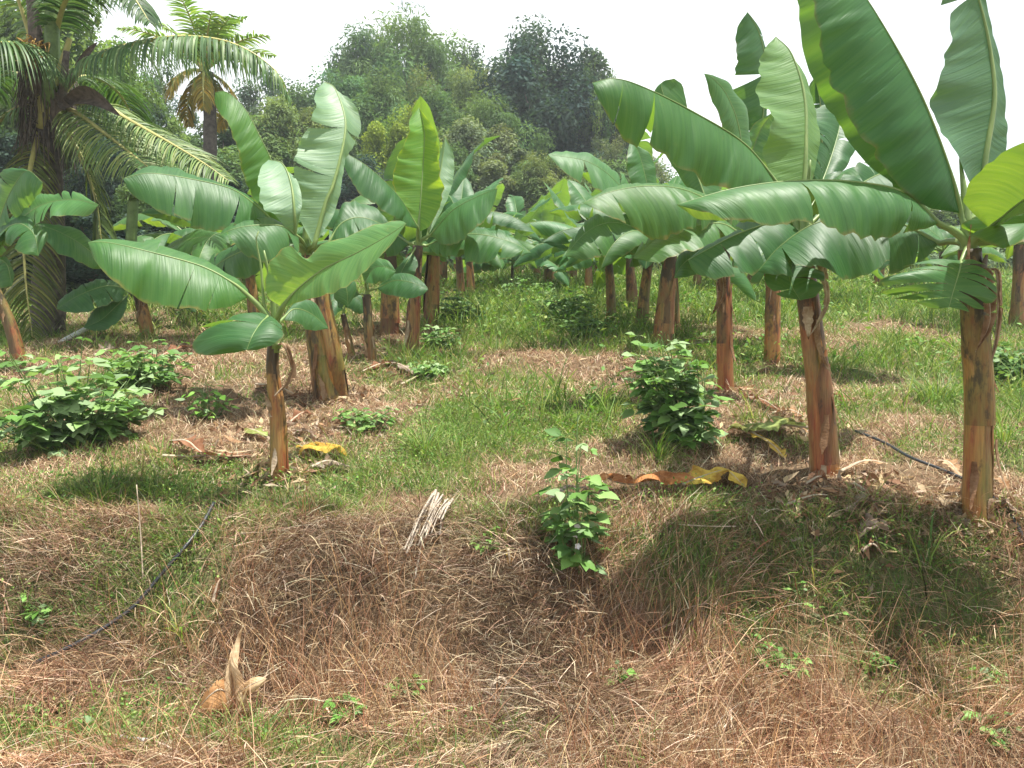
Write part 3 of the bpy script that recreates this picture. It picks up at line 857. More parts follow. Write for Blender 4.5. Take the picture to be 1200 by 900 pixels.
# third
t, b, c, d = banana('banana plant with straight brown trunk behind the tall bush right of the path', (850, 458), (848, 290), None, 24, 19, 14, flaps=3, tint=(1.15, 1.05, .85))
leafset(t, b, c, [
    dict(m=[(868, 275, 8.2), (845, 262, 8.1), (810, 266, 7.9), (770, 280, 7.7), (742, 303, 7.6)], l=[(858, 292, -.2), (832, 294, -.3), (800, 299, -.32), (772, 308, -.2)], r=[(845, 255, .2), (815, 254, .3), (780, 265, .25), (755, 285, .12)], tears=2, tint=OLDT, und=.07),
    dict(m=[(842, 240, 8.1), (800, 222, 7.9), (757, 218, 7.7), (715, 225, 7.5), (683, 238, 7.4)], l=[(830, 262, -.25), (795, 272, -.36), (755, 272, -.36), (718, 258, -.25), (695, 246, -.12)], r=[(825, 226, .25), (780, 214, .3), (735, 216, .25), (705, 225, .12)], tears=2, tint=OLDT, und=.06),
    dict(m=[(872, 205, 8.4), (866, 150, 8.4), (852, 112, 8.3), (836, 92, 8.2), (825, 86, 8.15)], l=[(852, 175, -.1), (842, 142, -.15), (832, 112, -.1)], r=[(880, 165, .2), (872, 128, .25), (855, 98, .15)], tint=MIDT, und=.05, c=c),
    dict(m=[(862, 300, 8.3), (885, 285, 8.1), (905, 290, 8.0), (925, 312, 7.9)], l=[(862, 315, -.2), (885, 325, -.25), (908, 325, -.15)], r=[(880, 275, .2), (905, 275, .2)], tears=2, tint=DARKT),
    dict(m=[(840, 270, 8.5), (815, 200, 8.8), (790, 140, 9.0), (775, 100, 9.1), (790, 92, 9.1)], l=[(820, 240, .1), (785, 190, .2), (765, 140, .2), (768, 105, .1)], r=[(850, 240, .1), (828, 180, .2), (806, 125, .2), (800, 100, .1)], tint=MIDT),
    dict(m=[(835, 305, 8.3), (815, 300, 8.1), (800, 310, 8.0), (790, 326, 8.0)], l=[(825, 318, -.1), (806, 324, -.1)], r=[(815, 290, .15), (795, 300, .12)], tint=DARKT, rib=.009),
])
# fourth, behind and to the right
t, b, c, d = banana('banana plant with a pale orange trunk standing in the grass between two darker trunks', (904, 428), (908, 255), None, 25, 17, 21, [(906, 350)], flaps=2, tint=(1.4, 1.3, 1.05), dark=.3)
leafset(t, b, c, [
    dict(m=[(905, 240, 9.9), (900, 200, 10.1), (912, 160, 10.4), (925, 130, 10.5)], l=[(885, 205, -.1), (890, 165, -.1)], r=[(925, 205, .15), (932, 165, .15)], tint=DARKT),
    dict(m=[(925, 262, 9.8), (1000, 240, 9.5), (1060, 250, 9.2), (1110, 285, 9.0)], l=[(965, 282, -.25), (1020, 285, -.35), (1075, 295, -.25)], r=[(975, 235, .25), (1040, 232, .3), (1085, 255, .2)], tears=4, tint=MIDT, und=.07),
    dict(m=[(890, 205, 9.8), (893, 150, 9.7), (897, 80, 9.6), (890, 40, 9.5), (876, 14, 9.4)], l=[(872, 175, -.15), (862, 130, -.2), (864, 75, -.25), (866, 32, -.15)], r=[(895, 175, .1), (897, 120, .12), (900, 60, .12)], tears=4, spread=.15, tint=(.7, .8, 1.0), und=.07, flip=True),
    dict(m=[(885, 235, 9.7), (880, 190, 9.6), (890, 155, 9.6), (905, 132, 9.6)], l=[(870, 205, -.1), (868, 175, -.12), (885, 145, -.1)], r=[(898, 205, .1), (908, 175, .12), (912, 145, .1)], tint=WAXY, flip=True),
    dict(m=[(930, 240, 9.6), (960, 190, 9.5), (962, 130, 9.4), (955, 90, 9.3)], l=[(935, 195, .1), (940, 140, .15), (945, 105, .1)], r=[(985, 195, .1), (985, 140, .15), (970, 105, .1)], tears=8, spread=.2, tint=(.6, .7, .9), flip=True),
    dict(m=[(930, 250, 9.6), (985, 215, 9.4), (1040, 205, 9.2), (1095, 225, 9.1)], l=[(960, 270, -.2), (1010, 262, -.3), (1060, 255, -.2)], r=[(955, 215, .25), (1010, 190, .3), (1060, 200, .2)], tears=5, tint=MIDT),
    dict(m=[(880, 262, 9.7), (850, 235, 9.5), (815, 235, 9.3), (780, 255, 9.2)], l=[(865, 280, -.2), (830, 275, -.3), (800, 272, -.2)], r=[(850, 222, .2), (810, 222, .25)], tears=3, tint=OLDT),
])

# ------------------------------------------------------------------ left row, front plants
t, b, c, d = banana('slim young banana plant nearest on the left, broad flat leaf pointing left', (328, 562), (322, 388), None, 27, 15, 33, [(326, 490), (319, 430)], flaps=3, tint=(.95, 1.0, .9))
leafset(t, b, c, [
    dict(m=[(292, 348, d - .05), (270, 330, d - .1), (233, 311, d - .15), (167, 293, d - .3), (125, 284, d - .35), (103, 284, d - .35)], l=[(265, 361, -.12), (233, 364, -.22), (183, 351, -.24), (140, 333, -.22), (112, 307, -.12)], r=[(285, 332, .12), (235, 302, .22), (170, 284, .25), (125, 278, .15)], camber=.10, und=.05, tint=(1.1, 1.1, .95), tears=2, spread=.025),
    dict(m=[(315, 370, d - .12), (306, 378, d - .3), (296, 393, d - .45), (289, 410, d - .5)], l=[(292, 364, .08), (255, 376, .02), (219, 392, 0), (240, 412, -.02), (270, 413, 0)], r=[(327, 374, .05), (333, 388, 0), (322, 400, 0), (303, 409, 0)], camber=.10, und=.04, tint=(.8, .86, .9), tears=1, spread=.03, rib=.009),
    dict(m=[(331, 360, d - .1), (350, 338, d - .18), (380, 315, d - .28), (415, 298, d - .42), (450, 279, d - .52), (476, 262, d - .58)], l=[(312, 345, .06), (314, 312, .14), (337, 287, .16), (358, 303, .16), (380, 285, .2), (432, 266, .2), (466, 258, .1)], r=[(358, 352, -.1), (385, 347, -.15), (402, 339, -.2), (428, 318, -.16), (455, 292, -.1)], camber=.06, und=.02, tint=(1.9, 1.6, 1.7), rib=.013),
    dict(m=[(330, 375, d + .1), (345, 362, d + .25), (365, 368, d + .4), (385, 385, d + .5)], l=[(348, 378, -.08), (365, 388, -.1)], r=[(348, 352, .1), (370, 358, .1)], tint=DARKT, rib=.008),
])
mb = MB(); tube(mb, crom([P(319, 390, d), P(310, 360, d - .02), (P(306, 315, d)), P(300, 280, d), P(303, 271, d)], 14), np.linspace(.014, .004, 14), 7)
link('rolled_leaf', mb.mesh('rolled_leaf', M_RIB, b), t)

t, b, c, d = banana('thick twin stemmed banana plant with shredded orange bark and tall pale upright leaf', (388, 467), (360, 300), None, 43, 26, 41, [(378, 420), (366, 350)], flaps=6, dark=.3, tint=(1.3, 1.35, 1.1))
pseudostem(t, b, [G(399, 465) + [0, 0, -.1], P(392, 420, d - .1), P(380, 360, d - .1), P(372, 315, d - .05)], .085, .06, 43, dark=.3, tint=(1.3, 1.35, 1.1))
leafset(t, b, c, [
    dict(m=[(325, 266, d - .2), (300, 241, d - .3), (270, 221, d - .4), (220, 209, d - .6), (175, 203, d - .8), (144, 209, d - .9)], l=[(302, 263, -.15), (270, 263, -.3), (220, 259, -.32), (185, 246, -.26), (155, 228, -.12)], r=[(290, 229, .2), (220, 204, .3), (175, 200, .2)], camber=.09, und=.05, tint=(.85, .92, .9), tears=3, spread=.04),
    dict(m=[(338, 275, d), (322, 200, d + .1), (303, 157, d + .1), (286, 126, d + .1), (266, 108, d + .05), (252, 108, d)], l=[(302, 240, -.1), (284, 205, -.16), (274, 165, -.2), (264, 145, -.2), (252, 122, -.1)], r=[(308, 238, .2), (292, 205, .25), (280, 165, .25), (268, 140, .2)], camber=.06, und=.05, tint=(1.25, 1.2, .75)),
    dict(m=[(346, 285, d - .3), (345, 250, d - .4), (341, 215, d - .28), (331, 192, d - .12), (315, 187, d + .02)], l=[(322, 252, -.12), (307, 246, -.2), (302, 222, -.22), (304, 200, -.16)], r=[(352, 250, .03), (354, 236, .03), (346, 208, .03)], camber=.08, und=.03, tint=WAXY, flip=True),
    dict(m=[(368, 288, d - .15), (381, 240, d - .05), (391, 215, d + .02), (400, 180, d + .14), (405, 150, d + .28), (402, 128, d + .40), (392, 103, d + .56), (380, 96, d + .62)], l=[(352, 258, -.05), (346, 232, -.12), (343, 200, -.2), (349, 170, -.22), (364, 140, -.22), (369, 112, -.15)], r=[(394, 245, .1), (402, 205, .15), (407, 180, .2), (420, 152, .2), (408, 118, .1)],
         tears=3, spread=.04, camber=.07, und=.05, tint=(1.6, 1.45, 1.75), rib=.017, flip=True),
    dict(m=[(350, 278, d - .3), (330, 265, d - .45), (300, 264, d - .6), (275, 268, d - .7), (256, 276, d - .75)], l=[(345, 302, -.12), (325, 305, -.25), (300, 300, -.25), (280, 294, -.18), (264, 282, -.1)], r=[(320, 257, .2), (290, 255, .25), (265, 262, .15)], tears=2, tint=(1.05, 1.0, 1.1)),
    dict(m=[(385, 285, d), (400, 262, d + .1), (425, 255, d + .2), (460, 268, d + .3)], l=[(395, 295, -.15), (420, 290, -.25), (445, 282, -.15)], r=[(398, 245, .2), (425, 240, .25), (448, 252, .1)], tint=DARKT, tears=1),
    dict(m=[(335, 290, d + .1), (300, 290, d + .2), (262, 305, d + .3), (232, 330, d + .4)], l=[(312, 312, -.2), (280, 325, -.25), (250, 335, -.15)], r=[(300, 278, .2), (262, 290, .25)], tint=DARKT, tears=3),
    dict(m=[(372, 310, d - .15), (392, 318, d - .25), (405, 335, d - .3), (408, 360, d - .3)], l=[(388, 330, -.05), (392, 350, -.05)], r=[(405, 312, .1), (418, 338, .1)], tint=DARKT, rib=.008),
])
t, b, c, d = banana('banana plant left of the path, one bright green leaf standing upright', (482, 414), (490, 288), None, 21, 15, 52, [(486, 350)], flaps=3)
leafset(t, b, c, [
    dict(m=[(490, 272, d), (494, 220, d + .1), (497, 174, d + .25), (497, 152, d + .33), (491, 126, d + .45)], l=[(475, 245, -.1), (459, 215, -.2), (467, 183, -.25), (477, 160, -.2), (480, 140, -.12)], r=[(506, 262, -.1), (519, 228, -.2), (516, 200, -.25), (513, 165, -.22), (505, 145, -.12)], tint=(2.1, 1.7, .95), und=.06, camber=-.05, rib=.018),
    dict(m=[(505, 275, d - .1), (530, 247, d - .3), (560, 230, d - .4), (583, 221, d - .5)], l=[(520, 287, -.2), (546, 279, -.28), (572, 256, -.2)], r=[(515, 255, .2), (540, 235, .25), (565, 223, .1)], tint=(1.2, 1.1, 1.2), und=.05),
    dict(m=[(490, 268, d - .2), (467, 230, d - .45), (433, 197, d - .65), (403, 178, d - .75)], l=[(476, 265, -.18), (447, 248, -.3), (420, 226, -.3), (403, 195, -.14)], r=[(478, 250, .18), (450, 225, .28), (420, 198, .2)], tint=DARKT, und=.03),
    dict(m=[(500, 288, d), (530, 276, d - .15), (565, 275, d - .3), (600, 284, d - .4), (622, 296, d - .4)], l=[(520, 302, -.2), (545, 305, -.28), (577, 304, -.28), (605, 302, -.15)], r=[(525, 268, .2), (562, 265, .25), (598, 275, .15)], tint=MIDT, tears=4),
    dict(m=[(480, 285, d), (455, 272, d + .2), (430, 280, d + .4), (410, 300, d + .5)], l=[(462, 298, -.2), (438, 302, -.25)], r=[(455, 262, .2), (428, 268, .2)], tint=DARKT, tears=2),
    dict(m=[(484, 296, d - .1), (478, 305, d - .2), (470, 320, d - .25), (468, 336, d - .25)], l=[(470, 308, .0), (460, 322, 0)], r=[(490, 310, 0), (482, 328, 0)], tint=DARKT, rib=.008),
    dict(m=[(500, 280, d + .2), (512, 225, d + .5), (518, 190, d + .7), (522, 160, d + .8)], l=[(505, 235, .1), (512, 195, .1)], r=[(528, 225, .1), (532, 185, .1)], tint=WAXY, flip=True),
])
t, b, c, d = banana('slender young banana plant with two small leaves between bigger plants left of the path', (436, 424), (430, 345), None, 17, 11, 61, flaps=1)
leafset(t, b, c, [
    dict(m=[(442, 338, d), (462, 329, d - .1), (482, 331, d - .2), (502, 339, d - .25)], l=[(452, 345, -.08), (476, 350, -.14), (494, 346, -.08)], r=[(458, 322, .1), (480, 321, .12), (495, 330, .05)], tint=DARKT, rib=.009),
    dict(m=[(428, 332, d - .1), (436, 316, d - .15), (448, 312, d - .2), (464, 318, d - .25)], l=[(432, 332, -.08), (444, 332, -.1), (456, 328, -.06)], r=[(424, 316, .06), (440, 303, .1), (455, 306, .06)], tint=(1.2, 1.2, 1.1), rib=.009),
    dict(m=[(422, 345, d), (412, 338, d), (402, 345, d - .05), (396, 360, d - .05)], l=[(410, 352, -.08), (402, 362, -.08)], r=[(410, 330, .08), (396, 342, .08)], tint=DARKT, rib=.008),
    dict(m=[(430, 330, d + .1), (425, 290, d + .2), (415, 265, d + .3), (400, 262, d + .4)], l=[(420, 300, .1), (405, 280, .1)], r=[(438, 295, .1), (428, 262, .1)], tint=MIDT),
])
t, b, c, d = banana('leaning thin banana sucker with a single dark leaf, behind the thick twin stemmed plant', (414, 416), (402, 368), None, 11, 8, 67, flaps=0)
leafset(t, b, c, [dict(m=[(402, 362, d), (396, 352, d), (386, 356, d - .05), (384, 378, d - .05)], l=[(395, 368, -.1), (390, 378, -.1)], r=[(394, 345, .1), (380, 352, .1)], tint=DARKT, rib=.008),
                  dict(m=[(404, 360, d), (410, 348, d), (422, 352, d), (428, 366, d)], l=[(410, 362, -.06), (420, 368, -.06)], r=[(414, 342, .06), (428, 352, .06)], tint=DARKT, rib=.008)])
# left margin
t, b, c, d = banana('leaning slim banana plant at the left margin, ragged pale leaves hanging over', (26, 424), (-14, 322), None, 20, 13, 73, [(12, 380)], flaps=2)
leafset(t, b, c, [
    dict(m=[(-10, 300, d), (2, 250, d - .1), (16, 218, d - .2), (32, 200, d - .3), (50, 214, d - .4)], l=[(-20, 260, .1), (-8, 222, .15), (15, 198, .1)], r=[(14, 272, -.1), (36, 240, -.15), (48, 226, -.1)], tears=4, tint=(1.1, 1.1, 1.3), und=.06),
    dict(m=[(-8, 305, d), (20, 262, d - .2), (50, 240, d - .3), (85, 234, d - .4), (116, 240, d - .5)], l=[(12, 290, -.1), (40, 268, -.2), (75, 256, -.2), (104, 252, -.1)], r=[(12, 252, .1), (42, 228, .15), (85, 226, .1)], tears=7, spread=.2, tint=(1.5, 1.4, 1.5), und=.10),
    dict(m=[(-12, 310, d), (0, 275, d - .2), (22, 262, d - .35), (40, 275, d - .5), (45, 300, d - .55)], l=[(-8, 290, -.1), (8, 286, -.2), (26, 296, -.15)], r=[(5, 258, .1), (36, 252, .15), (54, 275, .1)], tears=4, spread=.2, tint=MIDT, und=.08),
    dict(m=[(-14, 322, d), (-5, 305, d - .2), (8, 310, d - .3), (14, 335, d - .35)], l=[(-10, 322, -.1), (0, 336, -.1)], r=[(5, 300, .1), (18, 318, .1)], tint=MIDT, tears=2),
])
t, b, c, d = banana('banana plant with a tall green cut stem ending in a ragged top, below the palm', (174, 394), (156, 330), None, 20, 14, 79, [(166, 360)], flaps=3, dark=.8)
p = crom([P(156, 330, d), P(154, 285, d), P(156, 232, d)], 16)
mb = MB(); tube(mb, p, np.linspace(.085, .075, 16), 14, rfun=lambda th, L: 1 + .03 * np.sin(th * 3 + L * 2))
cs = link('cut_stem', mb.mesh('cut_stem', M_GSTEM, b), t)
mb = MB(); rng = random.Random(5)
for k in range(16):
    a = rng.uniform(0, 2 * PI); q = p[-1] + np.array([.07 * math.cos(a), .07 * math.sin(a), rng.uniform(-.03, .02)])
    o = np.array([math.cos(a), math.sin(a), 0])
    tube(mb, crom([q, q + o * .08 + [0, 0, .05], q + o * rng.uniform(.10, .2) + [0, 0, rng.uniform(-.12, .10)]], 6), np.linspace(.03, .008, 6), 5, col=(.6, .7, .5))
link('ragged_top', mb.mesh('ragged_top', M_GSTEM, b), t)
leafset(t, b, np.array(P(156, 335, d)), [
    dict(m=[(125, 314, d - .2), (100, 290, d - .4), (70, 272, d - .6), (40, 262, d - .7)], l=[(108, 314, -.15), (80, 302, -.25), (55, 284, -.15)], r=[(108, 282, .15), (75, 264, .2)], tint=(1.1, 1.15, 1.1)),
    dict(m=[(148, 338, d - .2), (125, 335, d - .4), (95, 345, d - .6), (66, 362, d - .7)], l=[(138, 356, -.15), (112, 366, -.22), (85, 368, -.15)], r=[(128, 326, .15), (95, 333, .2), (72, 348, .1)], tint=MIDT, tears=2),
    dict(m=[(150, 345, d - .3), (135, 360, d - .5), (118, 375, d - .6), (98, 384, d - .6)], l=[(146, 368, -.05), (130, 384, -.1), (112, 388, -.05)], r=[(135, 352, .1), (112, 362, .1)], tint=DARKT, rib=.009),
    dict(m=[(170, 318, d), (200, 290, d - .1), (235, 278, d - .2), (275, 282, d - .3)], l=[(185, 318, -.15), (215, 302, -.2), (250, 292, -.15)], r=[(190, 295, .15), (235, 268, .2)], tint=OLDT),
    dict(m=[(172, 330, d), (195, 330, d), (215, 345, d), (230, 366, d)], l=[(185, 345, -.1), (205, 362, -.1)], r=[(200, 320, .1), (225, 342, .1)], tint=DARKT, tears=2),
])

# ------------------------------------------------------------------ grown plants farther back
def grow(label, x, y, h, r, seed, nl=8, lean=(0, 0), scale=1.0, upright=2, group=BG):
    rng = random.Random(seed)
    base = onground(x, y); h = h * (.95 if y < 16 else .80)
    t = thing('banana_plant', label, 'banana plant', base, group)
    crown = base + [lean[0], lean[1], h]
    pseudostem(t, base, [base + [0, 0, -.1], base + np.array([lean[0] * .4, lean[1] * .4, h * .5]), crown], r, r * .62, seed)
    a0 = rng.uniform(0, 6.28)
    for k in range(nl):
        az = a0 + k * 2.4 + rng.uniform(-.3, .3)
        if k < upright:
            e0, e1, fold = rng.uniform(1.0, 1.35), rng.uniform(.1, 1.0), rng.uniform(-.4, .5)
            tint = rng.choice([(1.25, 1.2, .95), MIDT, DARKT, (1.2, 1.2, 1.3)])
        else:
            e0, e1, fold = rng.uniform(.25, .95), rng.uniform(-1.45, -.4), rng.uniform(.4, 1.05)
            tint = rng.choice([MIDT, DARKT, OLDT, (1.3, 1.25, 1.45)])
        gen_leaf(t, base, crown, az, e0, e1, scale * rng.uniform(1.3, 1.9), scale * rng.uniform(.26, .37), fold, seed * 50 + k,
                 tears=rng.choice([0, 1, 3, 5]), tint=tint, und=.06, petl=scale * .35)
    return t

def gx(px, d): return (px - 600) / F * d

far = [
    # label, px of foot, depth, height, radius
    ('banana plant with a doubled brown trunk, fourth trunk from the front in the right row', 776, 11.6, 1.35, .15, 8),
    ('thin trunked banana plant close behind the doubled trunk in the right row', 791, 12.6, 1.4, .08, 6),
    ('banana plant with a reddish trunk, just left of the doubled trunk in the right row', 751, 13.4, 1.25, .11, 7),
    ('banana plant of the right row with an olive green trunk, beside the path', 717, 14.6, 1.3, .095, 8),
    ('banana plant with short pale trunk half hidden behind the right row reddish trunk', 741, 17.0, 1.3, .12, 7),
    ('banana plant with plain brown trunk seen between two others left of the path', 457, 12.6, 1.35, .15, 6),
    ('banana plant with brown trunk right behind the bright upright leaf plant', 505, 13.6, 1.7, .13, 7),
    ('banana plant at the path edge on the left, behind the dark green weeds', 541, 17.5, 1.3, .11, 8),
    ('banana plant further up the left row with drooping leaves touching the path', 553, 20.5, 1.3, .11, 7),
    ('banana plant far up the left row, leaves fallen low over its trunk', 520, 22.5, 1.4, .12, 7),
    ('thin banana plant standing alone in the grass at the top of the path', 600, 21.5, 1.0, .05, 6),
    ('banana plant pair stem at the top end of the path, pale brown trunk', 643, 22.5, 1.1, .15, 8),
    ('banana plant in the far right row with low grey green leaves over the weeds', 690, 20.0, 1.2, .11, 7),
    ('banana plant behind the low leafy weeds at the right side of the path end', 672, 24.5, 1.2, .12, 8),
    ('far banana plant in the middle distance with a pale upright leaf', 630, 27.0, 1.6, .12, 8),
    ('far banana plant below the grey bush with spreading leaves', 605, 30.0, 1.8, .13, 8),
    ('far banana plant near the forest edge, left of the grey bush', 565, 29.0, 2.0, .13, 8),
    ('far banana plant high on the slope right of the grey bush', 668, 32.0, 2.0, .13, 8),
    ('far banana plant at the foot of the dark tree', 650, 36.0, 2.2, .13, 8),
    ('far banana plant with glossy leaves below the olive bush', 700, 28.0, 1.9, .13, 8),
    ('far banana plant at the forest edge above the left row', 535, 34.0, 2.0, .13, 7),
    ('far banana plant at the forest edge above the right row', 715, 35.0, 2.2, .13, 7),
    ('banana plant behind the front right leaves, its dark trunk short in the bright grass', 930, 17.5, 1.3, .13, 7),
    ('banana plant at the far edge of the right hand grass, half hidden by hanging leaves', 1025, 22.0, 1.5, .13, 8),
    ('banana plant behind the front right trunk at the back of the grass', 1100, 19.0, 1.4, .13, 8),
    ('banana plant at the right margin in the back with dull drooping leaves', 1190, 13.5, 1.5, .12, 8),
    ('banana plant in the back between the third and fourth trunks of the right row', 878, 22.0, 1.5, .12, 7),
    ('banana plant at the back of the right row seen between two trunks', 815, 21.0, 1.5, .12, 7),
    ('banana plant back in the shade left of the thick twin stemmed plant', 300, 13.0, 1.3, .10, 7),
    ('banana plant back in the shade beside the cut green stem', 232, 14.5, 1.4, .10, 7),
]
for k, (lab, px, d, h, r, nl) in enumerate(far):
    pl = grow(lab, gx(px, d), d, h, r, 100 + k, nl + 2, lean=(random.Random(k).uniform(-.15, .15), random.Random(k + 50).uniform(-.1, .1)), scale=1.0 if d < 20 else 1.15, upright=1 if k % 3 else 2)

    if k == 0:
        bb = np.array(pl.location); cc = bb + [0, 0, h * .93]
        leafset(pl, bb, cc, [
            dict(m=[(762, 264, 11.4), (725, 216, 11.1), (690, 190, 10.9), (642, 181, 10.7)], l=[(738, 246, -.2), (700, 226, -.3), (663, 206, -.2)], r=[(735, 212, .25), (700, 183, .3), (662, 174, .2)], tint=(1.3, 1.2, 1.3), tears=1),
            dict(m=[(772, 286, 11.4), (742, 266, 11.2), (712, 261, 11.0), (685, 274, 10.8), (662, 300, 10.7)], l=[(755, 298, -.2), (722, 298, -.3), (690, 304, -.2)], r=[(742, 256, .25), (712, 250, .3), (684, 262, .2)], tint=OLDT, tears=3),
            dict(m=[(768, 270, 11.6), (758, 215, 11.7), (748, 178, 11.8), (738, 166, 11.8)], l=[(748, 232, -.1), (733, 195, -.15)], r=[(770, 215, .1), (762, 182, .12)], tint=MIDT),
            dict(m=[(785, 280, 11.5), (812, 250, 11.3), (838, 245, 11.1), (862, 262, 11.0)], l=[(800, 285, -.2), (835, 272, -.25)], r=[(812, 236, .25), (842, 232, .2)], tint=DARKT, tears=2)])

# ------------------------------------------------------------------ coconut palms
def frond(parent, origin, pts, leaf, hang, width, seed, tint=(1, 1, 1), n=70, roll=0.0, start=.12, rr=.03, pal=None, droop_side=1.0):
    rng = np.random.default_rng(seed)
    p = crom(pts, n)
    t, a, b = frames(p)
    tan = t
    f = np.linspace(0, 1, n)
    up = np.array([0, 0, 1.0])
    V = []; C = []; Fc = []; cnt = 0
    base = np.array([(.09, .16, .045), (.12, .19, .06), (.075, .13, .045), (.17, .22, .08)]) if pal is None else np.array(pal)
    for i in range(n):
        if f[i] < start: continue
        side = np.cross(tan[i], up); side /= np.linalg.norm(side) + 1e-9
        nn = np.cross(side, tan[i])
        side, nn = side * math.cos(roll) + nn * math.sin(roll), nn * math.cos(roll) - side * math.sin(roll)
        L = leaf * (np.sin(PI * (.12 + .86 * (f[i] - start) / (1 - start))) ** .6)
        for s in (-1, 1):
            for rep in range(2):
                l = L * rng.uniform(.85, 1.1)
                d0 = side * s * .85 + tan[i] * .45 + nn * .25 + rng.normal(0, .07, 3); d0 /= np.linalg.norm(d0)
                K = 5; q = p[i] + tan[i] * rng.uniform(-.5, .5) * np.linalg.norm(p[min(i + 1, n - 1)] - p[i - 1]) * .5
                pp = [q]; dd = d0.copy()
                for k in range(K):
                    dd = dd + np.array([0, 0, -1]) * hang * (.6 + .5 * k / K) * rng.uniform(.8, 1.2) / K * 1.6
                    dd /= np.linalg.norm(dd)
                    pp.append(pp[-1] + dd * l / K)
                pp = np.array(pp)
                wv = np.cross(d0, nn); wv = wv / (np.linalg.norm(wv) + 1e-9) * .8 + nn * rng.uniform(-.5, .5)
                ws = width * np.array([.5, 1, 1, .8, .5, .06])
                v = np.stack([pp - wv * ws[:, None] * .5, pp + wv * ws[:, None] * .5], 1).reshape(-1, 3)
                c = base[rng.integers(0, len(base))] * rng.uniform(.75, 1.25) * np.array(tint)
                V.append(v); C.append(np.repeat(c[None], len(v), 0))
                for k in range(K):
                    o = cnt + 2 * k; Fc.append([o, o + 1, o + 3, o + 2])
                cnt += len(v)
    me = mesh_np('frond', np.concatenate(V) - origin, np.array(Fc), M_FROND, None, np.concatenate(C), smooth=False)
    fo = link('frond', me, parent)
    mb = MB(); tube(mb, p, np.linspace(rr * 1.6, rr * .18, n) if start > .05 else np.linspace(rr, rr * .2, n), 6)
    link('rachis', mb.mesh('rachis', M_RACHIS, origin), fo)
    return fo

D = 12.5
base = onground(gx(56, D), D)
t = thing('coconut_palm', 'big coconut palm at the left margin with arching fronds and a dark fibrous trunk', 'coconut palm', base)
mb = MB(); pts = crom([base + [0, 0, -.2], P(58, 280, D), P(56, 180, D), P(55, 100, D), P(52, 40, D)], 60)
tube(mb, pts, np.concatenate([np.linspace(.25, .19, 40), np.linspace(.19, .14, 20)]), 20, rfun=lambda th, L: 1 + .06 * np.sign(np.sin(L * 24)) * (.6 + .4 * np.sin(th * 3)))
link('trunk', mb.mesh('trunk', M_PALMTRUNK, base), t)
# petiole bases and fibre round the crown shaft
for k, (x0, y0, x1, y1, w, mt) in enumerate([(60, 95, 62, -20, .14, M_GSTEM), (46, 90, 36, -20, .13, M_FIBRE), (72, 125, 78, 60, .08, M_FIBRE), (66, 120, 98, 75, .07, M_FIBRE), (62, 110, 82, 45, .07, M_RACHIS), (48, 120, 20, 70, .07, M_RACHIS)]):
    mb = MB(); tube(mb, crom([P(x0, y0 + 30, D - .15), P(x0, y0, D - .25), P(x1, y1, D - .3)], 14), np.linspace(w, w * .55, 14), 8)
    link('petiole', mb.mesh('petiole', mt, base), t)
rng = random.Random(9)
mb = MB()
for k in range(260):
    a = rng.uniform(0, 2 * PI); py = rng.uniform(80, 170)
    q = P(55, py, D) + np.array([.19 * math.cos(a), .24 * math.sin(a), 0])
    o = np.array([math.cos(a), math.sin(a), 0])
    tube(mb, crom([q, q + o * .12 + [0, 0, .02], q + o * rng.uniform(.1, .3) + [0, 0, -rng.uniform(.2, .75)]], 6), np.linspace(.014, .004, 6), 4, cap=False)
link('trunk_fibre', mb.mesh('trunk_fibre', M_FIBRE, base), t)
for (pp, w) in (([(70, 125, D - .25), (95, 112, D - .4), (118, 118, D - .5), (140, 135, D - .55)], .13), ([(60, 90, D - .3), (70, 118, D - .35), (82, 125, D - .4)], .12), ([(88, 78, D - .3), (100, 66, D - .35), (114, 50, D - .4)], .07)):
    mb = MB(); n = 14; q = crom([P(*v) for v in pp], n)
    f = np.linspace(0, 1, n); wd = w * np.sin(PI * (.12 + .84 * f))
    A = q + np.stack([0 * f, -wd * .3, -wd], 1); B = q + np.stack([0 * f, -wd * .3, wd], 1); Cc = q + np.stack([0 * f, wd * .9, 0 * f], 1)
    idx = np.arange(n * 3).reshape(n, 3)
    mb.add(np.stack([A, Cc, B], 1).reshape(-1, 3), np.stack([idx[:-1, :-1], idx[:-1, 1:], idx[1:, 1:], idx[1:, :-1]], -1).reshape(-1, 4))
    link('dry_spathe', mb.mesh('dry_spathe', M_FIBRE, base), t)
